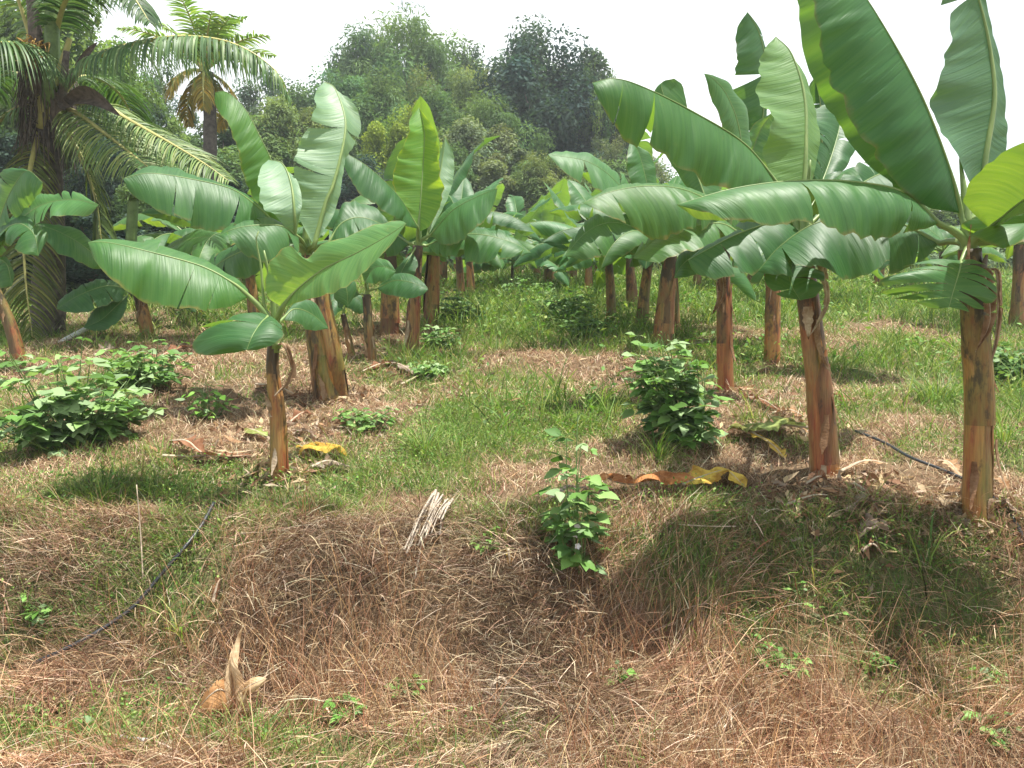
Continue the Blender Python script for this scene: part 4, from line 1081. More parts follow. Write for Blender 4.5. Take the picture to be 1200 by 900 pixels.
FP = [
    ([(75, 108, D), (105, 71, D - .5), (150, 53, D - .9), (210, 43, D - 1.3), (270, 50, D - 1.5), (318, 78, D - 1.6), (338, 112, D - 1.6)], .80, 2.8, .035, (1.0, 1.1, 1.25), 100, 0),
    ([(70, 125, D), (92, 134, D - .3), (125, 158, D - .6), (160, 185, D - .9), (182, 202, D - 1.1)], 1.0, .9, .022, (1.5, 1.35, 1.2), 70, -.2),
    ([(75, 120, D), (118, 122, D - .2), (150, 140, D - .3), (200, 168, D - .5), (240, 192, D - .7), (268, 212, D - .8)], .75, 1.0, .022, (1.5, 1.4, 1.4), 80, -.3),
    ([(50, 105, D), (30, 62, D - .6), (5, 50, D - 1.1), (-40, 58, D - 1.5), (-90, 100, D - 1.8)], 1.1, 1.7, .035, (.8, .95, .9), 80, 0),
    ([(60, 60, D), (80, -5, D - .6), (115, -22, D - 1.0), (150, -10, D - 1.3), (175, 25, D - 1.5)], .75, 1.3, .05, (.55, .7, .75), 60, 0),
    ([(50, 140, D), (35, 200, D - .5), (28, 270, D - .9), (30, 330, D - 1.1), (38, 395, D - 1.2)], .75, .9, .03, (.95, .75, .55), 70, .2),
    ([(45, 120, D), (15, 130, D - .3), (-20, 160, D - .5), (-60, 220, D - .6)], .95, 1.2, .028, (1.2, 1.2, 1.0), 60, 0),
    ([(60, 130, D), (90, 175, D - .1), (110, 225, D), (120, 290, D)], .8, 1.2, .03, (.8, .75, .5), 60, 0),
    ([(48, 80, D), (25, 10, D - .2), (5, -50, D - .4), (-20, -110, D - .6)], .9, .7, .035, (.9, 1.0, .8), 60, 0),
    ([(56, 60, D), (62, -20, D + .4), (80, -90, D + .8), (130, -140, D + 1.2)], .9, .7, .035, (.9, 1.0, .8), 60, 0),
    ([(65, 100, D), (105, 90, D + .8), (140, 110, D + 1.5), (165, 160, D + 2)], .8, 1.2, .035, (.7, .9, .7), 60, 0),
    ([(45, 100, D), (10, 85, D + .8), (-20, 110, D + 1.5)], .8, 1.2, .035, (.7, .9, .7), 50, 0),
]
for k, (pp, lf, hg, w, tn, n, ro) in enumerate(FP):
    frond(t, base, [P(*q) for q in pp], lf, hg, w, 400 + k, tn, n, ro)
# hanging orange flower stalks
mb = MB()
for k in range(26):
    q = P(rng.uniform(34, 52), rng.uniform(45, 62), D - .35)
    tube(mb, crom([q, q + np.array([rng.uniform(-.2, .15), -.1, rng.uniform(-.15, .1)]), q + np.array([rng.uniform(-.25, .2), -.15, rng.uniform(-.35, -.1)])], 6), np.linspace(.012, .006, 6), 4)
M_FLOWER = mat_simple('palm_flower', (.36, .22, .055), .7, 0, .35, 12)
link('flower_stalk', mb.mesh('flower_stalk', M_FLOWER, base), t)

D2 = 21.0
base = onground(gx(246, D2), D2)
t = thing('coconut_palm', 'smaller coconut palm farther back with a bare grey trunk and yellowing lower fronds', 'coconut palm', base)
mb = MB(); tube(mb, crom([base + [0, 0, -.2], P(246, 200, D2), P(246, 140, D2), P(243, 85, D2)], 40), np.linspace(.21, .15, 40), 14, rfun=lambda th, L: 1 + .04 * np.sign(np.sin(L * 20)))
link('trunk', mb.mesh('trunk', M_PALMTRUNK, base), t)
Y_ = [(.40, .27, .04), (.30, .24, .05), (.22, .2, .05)]
for k in range(17):
    rg = random.Random(600 + k)
    az = k * 2.4 + .4; young = k < 11
    e0 = rg.uniform(.8, 1.5) if young else rg.uniform(-.4, .2)
    L = rg.uniform(1.7, 2.2) if young else rg.uniform(1.3, 1.8); c0 = P(240, 84, D2); q = c0.copy(); pts = [q.copy()]
    for s in range(6):
        e = e0 - (1.0 if young else 1.6) * (s + .5) / 6
        q = q + L / 6 * np.array([math.cos(az) * math.cos(e), math.sin(az) * math.cos(e), math.sin(e)]); pts.append(q.copy())
    frond(t, base, pts, .55, .6 if young else 1.5, .05, 620 + k, (2.1, 2.0, 1.6) if young else (1, 1, 1), 34, 0, .15, .03, None if young else Y_)

# ------------------------------------------------------------------ forest trees
ZR = 2.3        # height of a crown in units of its radius
def crown_mesh(name, seed, clumps, per, cr, leaf, asp, droop, shell=.75, low=.12, hole=0):
    """crown inside the unit box (-1..1, -1..1, 0..1): uneven clumps of leaf-sized faces"""
    rng = np.random.default_rng(seed)
    cs = []
    while len(cs) < clumps:
        v = rng.normal(size=3); v /= np.linalg.norm(v)
        r = shell + (1 - shell) * rng.random() if rng.random() < .75 else rng.random() * shell
        p = np.array([v[0] * r * .82, v[1] * r * .82, .54 + v[2] * r * .40])
        if p[2] < low: continue
        taper = 1.0 + .12 * max(0, (p[2] - .6) / .4)
        p[:2] *= taper
        cs.append(p)
    V = []; Tr = []; C = []; n0 = 0
    for p in cs:
        m = int(per * rng.uniform(.5, 1.5)); R = cr * rng.uniform(.6, 1.4)
        d = rng.normal(size=(m, 3)); d /= np.linalg.norm(d, axis=1)[:, None]
        rr = rng.random(m) ** .45
        c = p + d * (rr * R)[:, None] * [1, 1, .42]
        nrm = d * .7 + rng.normal(size=(m, 3)) * .5 + [0, 0, .55]
        ax = None
        if droop:
            ax = d * .6 + rng.normal(size=(m, 3)) * .35 + [0, 0, -droop]
        v, t_ = quads_np(c * [1, 1, ZR], leaf * rng.uniform(.6, 1.3, m), asp, nrm, rng, ax)
        v = v / [1, 1, ZR]
        tone = rng.uniform(.7, 1.35) ; hue = rng.normal(0, .07)
        cc = np.array([1 + hue * 1.5, 1 + hue * .4, 1 - hue]) * tone * rng.uniform(.85, 1.15, (m, 1))
        V.append(v); Tr.append(t_ + n0); C.append(np.repeat(cc, 4, 0)); n0 += len(v)
    return np.concatenate(V), np.concatenate(Tr), np.concatenate(C), cs

def limb_mesh(cs, seed):
    rng = random.Random(seed); mb = MB()
    tube(mb, crom([(0, 0, -.03), (.03, .02, .2), (-.02, .03, .45), (0, 0, .62)], 14), np.linspace(.06, .025, 14), 8)
    for p in rng.sample(list(cs), min(22, len(cs))):
        z0 = rng.uniform(.12, .5); z0 = min(z0, max(.05, p[2] - .05))
        tube(mb, crom([(0, 0, z0), (p[0] * .4, p[1] * .4, z0 + (p[2] - z0) * .6), tuple(p)], 9), np.linspace(.02, .004, 9), 5, cap=False)
    return mb

KM = {}
SHAPES = {'dense': (11, 95, 620, .22, .026, .5, 0, .75, .12), 'dense2': (12, 120, 430, .18, .025, .5, 0, .7, .1), 'feather': (13, 130, 420, .19, .036, .2, .5, .7, .06),
          'airy': (14, 90, 210, .14, .022, .45, 0, .65, .2), 'bush': (15, 120, 430, .18, .027, .5, 0, .75, .02)}
for nm, a in SHAPES.items():
    V, Tr, C, cs = crown_mesh(nm, *a)
    KM[nm] = (mesh_np('crown', V, Tr, None, None, C, smooth=False), limb_mesh(cs, a[0]).mesh('trunk', M_BARK))
    KM[nm][0].materials.append(M_BUSH)
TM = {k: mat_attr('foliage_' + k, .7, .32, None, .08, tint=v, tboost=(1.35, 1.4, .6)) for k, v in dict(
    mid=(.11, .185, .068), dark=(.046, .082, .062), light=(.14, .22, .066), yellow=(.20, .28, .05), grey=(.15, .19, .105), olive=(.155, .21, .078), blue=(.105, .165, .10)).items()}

TG = 'trees of the wood behind the plantation'
def tree(label, px, top, wpx, d, shape, tone, name='forest_tree', rot=0.0, group=TG, deep=1.0, zdrop=0.0):
    x = gx(px, d); base = onground(x, d)
    zt = P(px, top, d)[2]; h = zt - base[2] + zdrop; r = 1.5 * wpx / 2 / F * d
    t = thing(name, label, 'tree' if name != 'shrub' else 'shrub', base - [0, 0, zdrop], group)
    t.scale = (r, r * deep, h); t.rotation_euler = (0, 0, rot)
    cm, tm = KM[shape]
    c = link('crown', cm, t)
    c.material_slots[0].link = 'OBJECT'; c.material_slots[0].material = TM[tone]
    link('trunk', tm, t)
    return t

TREES = [
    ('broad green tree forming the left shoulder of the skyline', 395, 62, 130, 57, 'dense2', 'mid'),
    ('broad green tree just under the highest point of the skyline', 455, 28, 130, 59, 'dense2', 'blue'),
    ('leafy olive tree right of the highest point of the skyline', 525, 42, 120, 59, 'dense', 'mid'),
    ('green tree filling the slope behind the bright upright banana leaf', 500, 100, 130, 46, 'dense2', 'mid'),
    ('green leafy tree left of the big dark tree at mid height', 585, 105, 120, 45, 'feather', 'mid'),
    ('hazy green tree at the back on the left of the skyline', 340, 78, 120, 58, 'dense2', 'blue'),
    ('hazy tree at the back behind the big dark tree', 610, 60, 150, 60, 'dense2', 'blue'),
    ('rounded green tree at the right foot of the big dark tree', 700, 185, 90, 40, 'bush', 'mid'),
    ('tall feathery grey green tree at the top centre left of the skyline', 485, 8, 150, 56, 'feather', 'mid'),
    ('tall airy tree with thin leaves at the left shoulder of the wood', 420, 38, 110, 54, 'airy', 'blue'),
    ('rounded pale green tree on the left slope of the wood', 365, 95, 110, 50, 'dense2', 'mid'),
    ('loose leafy tree between the feathery tree and the big dark tree', 560, 42, 120, 58, 'airy', 'blue'),
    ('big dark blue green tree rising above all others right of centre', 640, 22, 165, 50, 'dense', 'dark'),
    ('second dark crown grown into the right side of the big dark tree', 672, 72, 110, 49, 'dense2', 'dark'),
    ('thin open tree at the right edge of the wood with sky between its leaves', 705, 62, 80, 48, 'airy', 'mid'),
    ('sparse grey tree low at the right edge of the wood', 722, 150, 90, 42, 'airy', 'grey'),
    ('light feathery tree in the middle of the wood below the skyline', 535, 70, 120, 50, 'feather', 'olive'),
    ('feathery tree left of centre below the tallest crown', 440, 80, 130, 48, 'feather', 'mid'),
    ('small yellow green tree with dense bright leaves', 470, 122, 95, 40, 'dense', 'yellow'),
    ('grey brown rounded bush in front of the big dark tree', 605, 170, 120, 39, 'bush', 'grey'),
    ('olive bush below the big dark tree', 650, 176, 110, 38, 'feather', 'olive'),
    ('grey green bushy tree in the middle of the wood', 555, 140, 120, 42, 'bush', 'grey'),
    ('olive tree between the yellow green tree and the grey bush', 520, 165, 100, 38, 'dense2', 'mid'),
    ('dull green tree behind the pale upright banana leaf', 405, 140, 110, 42, 'bush', 'mid'),
    ('dark low tree left of the yellow green tree', 435, 180, 110, 36, 'dense2', 'dark'),
    ('mid green tree right of the smaller coconut palm', 330, 115, 120, 40, 'bush', 'olive'),
    ('grey green tree behind the smaller coconut palm', 270, 125, 130, 37, 'bush', 'mid'),
    ('bright leafy tree between the two coconut palms', 150, 50, 130, 33, 'dense2', 'light'),
    ('airy tree showing sky left of the smaller coconut palm', 185, 60, 90, 38, 'airy', 'blue'),
    ('leafy tree directly behind the big coconut palm', 85, -25, 170, 30, 'dense', 'light'),
    ('mid green tree at the upper left corner behind the palm', 0, -30, 170, 32, 'dense2', 'mid'),
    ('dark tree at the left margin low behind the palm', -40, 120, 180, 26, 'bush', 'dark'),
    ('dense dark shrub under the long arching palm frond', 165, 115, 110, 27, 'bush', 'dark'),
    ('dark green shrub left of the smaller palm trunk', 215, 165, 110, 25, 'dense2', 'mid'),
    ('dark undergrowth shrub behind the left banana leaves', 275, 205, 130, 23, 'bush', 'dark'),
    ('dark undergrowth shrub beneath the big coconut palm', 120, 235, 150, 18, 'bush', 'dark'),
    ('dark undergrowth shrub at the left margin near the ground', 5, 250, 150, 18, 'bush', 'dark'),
    ('dark undergrowth shrub behind the cut green stem', 215, 265, 120, 19, 'bush', 'dark'),
    ('mid green tree behind the right row, nearest the wood', 775, 185, 110, 44, 'dense2', 'mid'),
    ('rounded tree behind the leaning banana plant on the right', 850, 215, 120, 42, 'bush', 'mid'),
    ('dark tree behind the upright leaves on the right', 925, 205, 120, 44, 'dense', 'dark'),
    ('low tree beyond the right hand grass', 1000, 225, 120, 40, 'bush', 'mid'),
    ('light green tree beyond the grass near the right margin', 1080, 215, 130, 42, 'dense2', 'light'),
    ('mid green tree beyond the grass at the right margin', 1165, 210, 130, 40, 'bush', 'mid'),
    ('dark tree just beyond the right margin', 1245, 190, 140, 42, 'dense', 'dark'),
]
for k, (lab, px, top, w, d, sh, tn) in enumerate(TREES):
    tree(lab, px, top, w, d, sh, tn, 'shrub' if 'shrub' in lab or ('bush' in lab and 'bushy' not in lab) else 'forest_tree', k * 1.7, deep=.85)
# undergrowth band along the foot of the wood, one mass
V = []; Tr = []; C = []; n0 = 0
rgu = np.random.default_rng(77)
xs_ = rgu.uniform(-26, 34, 520); ys_ = np.where(xs_ > 6, rgu.uniform(33, 40, 520), rgu.uniform(35, 44, 520)); ys_ = np.where(xs_ < -7, rgu.uniform(18, 32, 520), ys_)
for x, y in zip(xs_, ys_):
    if x < -y * .75 - 2 or x > y * .75 + 2: continue
    m = 110; R = rgu.uniform(.6, 1.3)
    d_ = rgu.normal(size=(m, 3)); d_ /= np.linalg.norm(d_, axis=1)[:, None]
    c_ = onground(x, y) + [0, 0, R * .6] + d_ * (rgu.random(m) ** .4 * R)[:, None]
    v, t_ = quads_np(c_, rgu.uniform(.08, .17, m), .45, d_ + [0, 0, .5], rgu)
    V.append(v); Tr.append(t_ + n0); n0 += len(v)
    C.append(np.repeat(np.array([.075, .115, .035]) * rgu.uniform(.5, 1.5) * rgu.uniform(.7, 1.3, (m, 1)), 4, 0))
tag(link('undergrowth', mesh_np('undergrowth', np.concatenate(V), np.concatenate(Tr), M_BUSH, None, np.concatenate(C), smooth=False)), 'tangled dark green undergrowth along the foot of the wood', 'undergrowth', kind='stuff')

# ------------------------------------------------------------------ broad-leaved plants
def ovate(mb, p, d, up, L, W, col, rng, droop=.35, fold=.25):
    """one leaf blade 4x3 grid"""
    d = d / np.linalg.norm(d); s = np.cross(d, up); s /= np.linalg.norm(s) + 1e-9; u = np.cross(s, d)
    f = np.array([0, .18, .42, .7, 1.0]); w = np.array([.08, .72, 1.0, .66, .02]) * W * .5
    Vv = []
    for fi, wi in zip(f, w):
        c = p + d * L * fi * (1 - .15 * droop * fi) - np.array([0, 0, 1]) * droop * L * fi ** 2 * .5
        Vv += [c - s * wi + u * wi * fold, c, c + s * wi + u * wi * fold]
    idx = np.arange(15).reshape(5, 3)
    q = np.stack([idx[:-1, :-1], idx[1:, :-1], idx[1:, 1:], idx[:-1, 1:]], -1).reshape(-1, 4)[:, ::-1]
    mb.add(Vv, q, None, None, col)

LP = np.array([(.11, .22, .05), (.15, .28, .07), (.085, .175, .045), (.21, .34, .11)])
def broadleaf(name, label, cat, root, h, spread, stems, leafL, seed, per=7, pal=LP, trif=True, aspect=.62, lean=(0, 0), group=None, pale=.0, flowers=0):
    rng = random.Random(seed)
    root = np.asarray(root)
    t = thing(name, label, cat, root, group)
    ms = MB(); ml = MB(); mf = MB(); tips = []
    for k in range(stems):
        a = rng.uniform(0, 2 * PI); s = spread * rng.random() ** .6; hh = h * rng.uniform(.3, 1.0) * (1 - .3 * (s / max(spread, 1e-3)) ** 2)
        o = np.array([math.cos(a), math.sin(a), 0])
        b0 = root + o * s * .25 + [0, 0, -.02]
        tip = root + o * s + np.array([lean[0], lean[1], hh])
        pts = crom([b0, b0 + (tip - b0) * .5 + np.array([0, 0, .12 * hh]) + np.array([rng.uniform(-.05, .05), rng.uniform(-.05, .05), 0]), tip], 14)
        tube(ms, pts, np.linspace(.0065, .0025, 14) * (leafL / .1) ** .5, 5, cap=False)
        tips.append(tip)
        for j in range(per):
            i = int(2 + 11 * (j + rng.random()) / per); i = min(i, 13)
            p = pts[i]; az = rng.uniform(0, 2 * PI); od = np.array([math.cos(az), math.sin(az), rng.uniform(-.1, .8)])
            pl = leafL * rng.uniform(.5, 1.1); q = p + od / np.linalg.norm(od) * pl
            tube(ms, np.array([p, (p + q) / 2 + [0, 0, .15 * pl], q]), np.array([.002, .0016, .0014]), 4, cap=False)
            c0 = np.array(pal[rng.randrange(len(pal))]) * rng.uniform(.75, 1.25)
            if rng.random() < pale: c0 = np.array([.30, .42, .21]) * rng.uniform(.8, 1.1)
            sz = leafL * rng.uniform(.65, 1.25) * (1.0 - .25 * (j == per - 1))
            for da in ((-1.1, 0, 1.1) if trif else (0,)):
                ca, sa = math.cos(da), math.sin(da)
                dd = np.array([od[0] * ca - od[1] * sa, od[0] * sa + od[1] * ca, rng.uniform(-.35, .35)])
                up = np.array([rng.uniform(-.5, .5), rng.uniform(-.5, .5) - .15, 1.0])
                if rng.random() < .1: up = -up
                ovate(ml, q, dd, up, sz * (1 if da == 0 else .85), sz * aspect, c0 * rng.uniform(.9, 1.1), rng, rng.uniform(.1, .6), rng.uniform(.05, .4))
    link('stem', ms.mesh('stem', M_GSTEM, root), t)
    link('foliage', ml.mesh('foliage', M_BUSH, root), t)
    for k in range(flowers):
        p = root + np.array([rng.uniform(-.12, .12), -.12, rng.uniform(.12, .3)])
        mp = MB()
        for j in range(5):
            a = j * 2 * PI / 5; ovate(mp, p, np.array([math.cos(a), -.4, math.sin(a)]), np.array([0, -1, .2]), .022, .02, (1, 1, 1), rng, .1, .1)
        link('flower', mp.mesh('flower', M_PETAL, root), t)
    return t

BP = 'leafy weeds on the bank and field'
broadleaf('leafy_bush', 'big spreading bush with pale upturned leaves at the left margin below the leaning banana', 'bush', G(82, 526), .92, .72, 40, .15, 1, 7, pale=.42, group=BP)
broadleaf('leafy_bush', 'green and pale leaved bush right behind the big left bush', 'bush', G(165, 455), .62, .55, 24, .13, 2, 7, pale=.2, group=BP)
broadleaf('leafy_weed', 'small bright green weed with jagged leaves on bare ground right of the left bushes', 'weed', G(247, 492), .42, .20, 12, .10, 3, 8, pal=LP * [1.0, 1.1, .7], trif=False, aspect=.5, group=BP)
broadleaf('leafy_weed', 'low round leaved weed right of the thick twin stemmed banana trunk', 'weed', G(428, 505), .27, .27, 16, .085, 4, 7, pale=.15, trif=False, aspect=.75, group=BP)
broadleaf('leafy_bush', 'tall dark green bush leaning left, right of the path before the third trunk', 'bush', G(806, 525), .98, .36, 34, .135, 5, 8, lean=(-.16, 0), pale=.14, pal=LP, group=BP)
broadleaf('flowering_weed', 'slim upright weed with small white flowers on the edge of the bank', 'weed', G(680, 668), .98, .15, 8, .115, 6, 8, lean=(0, .05), pale=.14, flowers=3, group=BP)
broadleaf('leafy_bush', 'wide low bush with yellow green leaves at the right side of the path end', 'bush', onground(gx(662, 14.2), 14.2), .75, .8, 36, .12, 7, 8, pale=.12, group=BP)
broadleaf('leafy_bush', 'dark green bush in front of the left row where the path narrows', 'bush', onground(gx(540, 13.8), 13.8), .65, .5, 30, .11, 8, 8, pal=LP * .7, group=BP)
broadleaf('leafy_bush', 'weedy bush left of the path between the banana trunks', 'bush', onground(gx(512, 11.2), 11.2), .35, .4, 20, .10, 9, 7, pal=LP * .9, pale=.1, group=BP)
broadleaf('leafy_bush', 'green weedy bush beside the reddish trunks right of the path', 'bush', onground(gx(690, 12.2), 12.2), .5, .45, 24, .11, 10, 8, pal=LP * .85, group=BP)
broadleaf('leafy_bush', 'low leafy bush at the right margin behind the front trunk', 'bush', onground(gx(1190, 9.0), 9.0), .55, .5, 26, .12, 11, 8, pal=LP * .8, group=BP)
broadleaf('leafy_bush', 'pale leaved bush in the far path among the banana stems', 'bush', onground(gx(615, 19.0), 19.0), .7, .7, 26, .14, 12, 8, pale=.15, group=BP)
broadleaf('leafy_weed', 'flat weed with pale leaves at the foot of the upright bright leaf plant', 'weed', onground(gx(500, 9.0), 9.0), .2, .3, 14, .10, 13, 6, pale=.35, group=BP)
SG = 'small green sprouts on the dry bank'
for k, (px, py, h, lab) in enumerate([(405, 842, .10, 'small sprout right of the broken leaf sheath'), (727, 800, .10, 'small sprout in dead grass below the white flowering weed'), (908, 790, .22, 'feathery grey green sprout low on the right of the bank'), (958, 735, .30, 'climbing sprout with round leaves below the long bladed grass'),
                                      (1165, 868, .16, 'bright green sprout in the lower right corner'), (1152, 805, .12, 'pale sprout above the lower right corner'), (45, 728, .13, 'green sprout on the left bank above the hose end'), (470, 812, .06, 'tiny sprout in the middle of the lower bank'), (575, 640, .12, 'leafy sprout beside the bundle of dry stalks'), (100, 868, .12, 'dark leafy sprout in the lower left near the grey stick'), (1025, 780, .08, 'single round leaved sprout in dead grass on the right')]):
    broadleaf('sprout', lab, 'sprout', G(px, py), h, h * .55, 4 + k % 3, .055, 40 + k, 5, pal=LP * [1.1, 1.2, 1], trif=k % 2 == 0, aspect=.6, group=SG)

# ------------------------------------------------------------------ grass tufts
def tuft(label, px, py, n, length, width, spread, seed, dark=1.0, lean0=.6, group='tufts of long bladed grass', pt=None):
    global RN
    keep = RN; RN = np.random.default_rng(seed)
    root = G(px, py) if pt is None else pt
    rr = RN.normal(0, spread, (n, 2))
    R = np.stack([root[0] + rr[:, 0], root[1] + rr[:, 1], np.zeros(n)], 1); R[:, 2] = T(R[:, 0], R[:, 1])
    a = np.arctan2(rr[:, 1], rr[:, 0]) + RN.normal(0, .5, n)
    v, f, c = blades(R, a, length * RN.uniform(.55, 1.1, n), width * RN.uniform(.7, 1.2, n), RN.uniform(0, lean0, n), RN.uniform(.5, 1.7, n), pick(GRNC, n) * dark, '', None, twist=a + PI / 2, wob=.06)
    o = link('grass_tuft', mesh_np('grass_tuft', v - root, f, M_GRASS, None, c, smooth=False), None, Vector([float(q) for q in root]))
    tag(o, label, 'grass tuft', group)
    RN = keep
for k, a in enumerate([('dark grass tuft in the middle of the path', 498, 535, 150, .30, .007, .06), ('long bladed tuft at the foot of the tall dark bush', 768, 540, 60, .34, .009, .05), ('broad bladed grass plant arching on the right bank', 1085, 672, 16, .42, .018, .03),
                       ('tall soft green tuft in the open grass left of the front right trunk', 1098, 472, 170, .42, .009, .13), ('broad arching grass blades below the hose on the left bank', 215, 742, 14, .32, .012, .03), ('green tuft on the brink below the young left banana', 395, 600, 110, .18, .006, .09),
                       ('light tuft at the bottom edge near the broken leaf sheath', 300, 872, 90, .20, .008, .10), ('tuft on the brink right of the dry stalk bundle', 590, 622, 90, .18, .008, .08), ('fine green tuft under the fallen yellow leaf', 835, 590, 170, .17, .005, .12),
                       ('tuft in grass right of the front right trunk', 1175, 520, 90, .3, .008, .09), ('upright tuft in grass behind the red trunk', 1020, 470, 110, .26, .008, .1), ('thin leaning blades on the right bank above the sprouts', 955, 690, 22, .32, .010, .05),
                       ('broad bladed tuft at the lower left corner', 150, 880, 20, .26, .012, .05), ('yellow green tuft in the middle of the path near dead grass', 665, 500, 90, .22, .006, .09), ('bright green cushion of grass on the left bank below the big bush', 120, 585, 360, .2, .006, .11)]):
    tuft(*a, seed=900 + k)

# ------------------------------------------------------------------ fallen leaves and litter
def fallen(label, mid, hw, tint, seed, lift=.03, curl=.25, tears=3, name='fallen_leaf', group='fallen banana leaves'):
    rng = random.Random(seed)
    m = [G(px, py, lift + (e if e else 0)) for px, py, e in mid]
    m = crom(m, 12)
    t = thing(name, label, 'fallen leaf', m[0] - [0, 0, lift], group)
    tan = np.gradient(m, axis=0); L = []; R = []
    for k in range(1, 11):
        f = k / 11; s = np.cross(tan[k], [0, 0, 1.0]); s /= np.linalg.norm(s) + 1e-9
        w = hw * math.sin(PI * f) ** .5
        for side, out in ((-1, L), (1, R)):
            w2 = w * rng.uniform(.65, 1.2)
            q = m[k] + s * side * w2
            q[2] = max(float(T(q[0], q[1])) + .02, m[k][2] - .01) + rng.uniform(0, curl) * w2
            out.append(q)
    build_leaf(t, m[0] - [0, 0, lift], list(m), L, R, None, rib=.010, camber=rng.uniform(-.2, .25), und=.16, tears=tears, seed=seed, tint=tint, mat=M_DEAD, ribmat=M_STRAW, rag=.25, spread=.2, name='blade')

BR = (.36, .19, .11); TAN = (.62, .43, .26); GRY = (.36, .30, .25); YEL = (.75, .55, .10); YG = (.35, .45, .14); ORG = (.55, .25, .09)
fallen('long rusty orange fallen leaf with curled end, beside the white flowering weed', [(708, 570, .02), (735, 585, .05), (775, 578, .04), (815, 574, .03)], .14, ORG, 1, .05, .7, 1)
fallen('yellow arched end of a fallen leaf lying on green grass right of the rusty leaf', [(800, 580, .03), (830, 572, .05), (852, 571, .06), (874, 580, .0)], .15, YEL, 2, .04, .2, 0)
fallen('yellow green fallen leaf lying flat left of the red trunk', [(945, 512, .03), (915, 518, .08), (885, 520, .05), (858, 512, .02)], .17, YG, 3, .05, .4, 2)
fallen('yellow dead leaf strip propped by the yellow green fallen leaf', [(855, 510, .03), (880, 520, .04), (905, 532, .03), (920, 545, .0)], .06, YEL, 4, .04, .5)
fallen('bright yellow crumpled leaf right of the young left banana', [(352, 533, .02), (372, 540, .05), (390, 538, .04), (407, 542, 0)], .13, YEL, 5, .04, .4, 1)
fallen('yellowish leaf left of the young left banana, half dry', [(292, 512, .02), (300, 518, .05), (314, 522, .03)], .08, YG, 6, .04, .5, 1)
fallen('brown curled leaf lying left on bare ground with an upturned dark end', [(200, 528, .03), (220, 540, .10), (245, 545, .03), (300, 540, .0)], .09, BR, 7, .04, .8)
fallen('straw yellow stalk leaf lying along the ground left of the young banana', [(190, 543, .02), (225, 545, .03), (262, 541, .02), (300, 536, .02)], .03, TAN, 8, .03, .5)
fallen('grey brown shrivelled leaf right of the young left banana', [(365, 556, .02), (385, 553, .05), (410, 556, .02)], .10, GRY, 9, .03, .7)
for k, (x0, y0, x1, y1, hw, tn, lab) in enumerate([
    (990, 610, 1035, 600, .07, GRY, 'grey twisted dead leaf in the litter between the two front right trunks'), (1005, 640, 1042, 632, .07, GRY, 'pale grey dead leaf at the brink right of the shaded grass'), (945, 575, 975, 572, .06, BR, 'brown dead leaf touching the foot of the red trunk'),
    (985, 560, 1040, 550, .04, TAN, 'straw coloured dead leaf right of the red trunk'), (920, 600, 990, 592, .04, BR, 'long brown dead leaf stretched across the litter'), (1000, 575, 1030, 610, .05, BR, 'dark dead leaf running downhill in the litter'),
    (870, 470, 915, 488, .07, BR, 'brown dead leaf behind the yellow green fallen leaf'), (905, 490, 945, 495, .07, TAN, 'tan dead leaf close left of the red trunk'), (965, 470, 1000, 480, .07, BR, 'brown dead leaf in the grass right of the red trunk'),
    (1100, 548, 1125, 566, .05, TAN, 'pale dead sheath lying along the hose'), (1165, 570, 1180, 580, .05, TAN, 'pale dead sheath right of the front right trunk'), (1160, 598, 1195, 612, .06, GRY, 'grey dead leaf at the foot of the front right trunk'),
    (800, 408, 845, 402, .08, BR, 'brown dead leaf between third trunk and doubled trunk'), (700, 408, 735, 398, .08, BR, 'brown dead leaf at the foot of the olive trunk'), (690, 395, 720, 412, .06, GRY, 'grey dead leaf under the weedy bush right of the path'),
    (425, 440, 470, 430, .10, BR, 'brown dead leaf heap below the slender young banana'), (450, 428, 490, 445, .08, GRY, 'grey dead leaf right below the bright leaf plant'), (340, 500, 370, 492, .07, BR, 'reddish dead leaf left of the thick twin trunk'),
    (300, 455, 350, 470, .06, TAN, 'tan dead leaf on dry ground behind the young left banana'), (345, 515, 372, 520, .05, GRY, 'small grey dead leaf between young banana and round leaved weed'), (470, 455, 525, 440, .06, YG, 'yellowish dead leaf beside the flat pale weed'),
    (515, 400, 545, 392, .08, TAN, 'tan dead leaf under the dark bush where the path narrows'), (190, 420, 235, 412, .10, BR, 'dark dead leaf under the left back plant'), (110, 420, 150, 412, .10, GRY, 'grey dead leaf behind the left bushes'),
    (575, 815, 597, 811, .025, (.9, .85, .75), 'small whitish dry leaf flake on the lower bank'), (594, 660, 598, 674, .02, YEL, 'tiny yellow leaf on the bank below the brink'), (1010, 655, 1035, 662, .05, BR, 'dark dead leaf hanging over the right brink'), (250, 715, 262, 690, .04, BR, 'withered brown leaf on the left bank near the hose'), (640, 595, 690, 580, .04, GRY, 'thin dry leaf on the path left of the flowering weed')]):
    fallen(lab, [(x0, y0, .01), ((x0 + x1) / 2, (y0 + y1) / 2 - 1, .05), (x1, y1, .01)], hw, tn, 50 + k, .03, .9, 3, 'dead_leaf', 'shrivelled dead banana leaves')
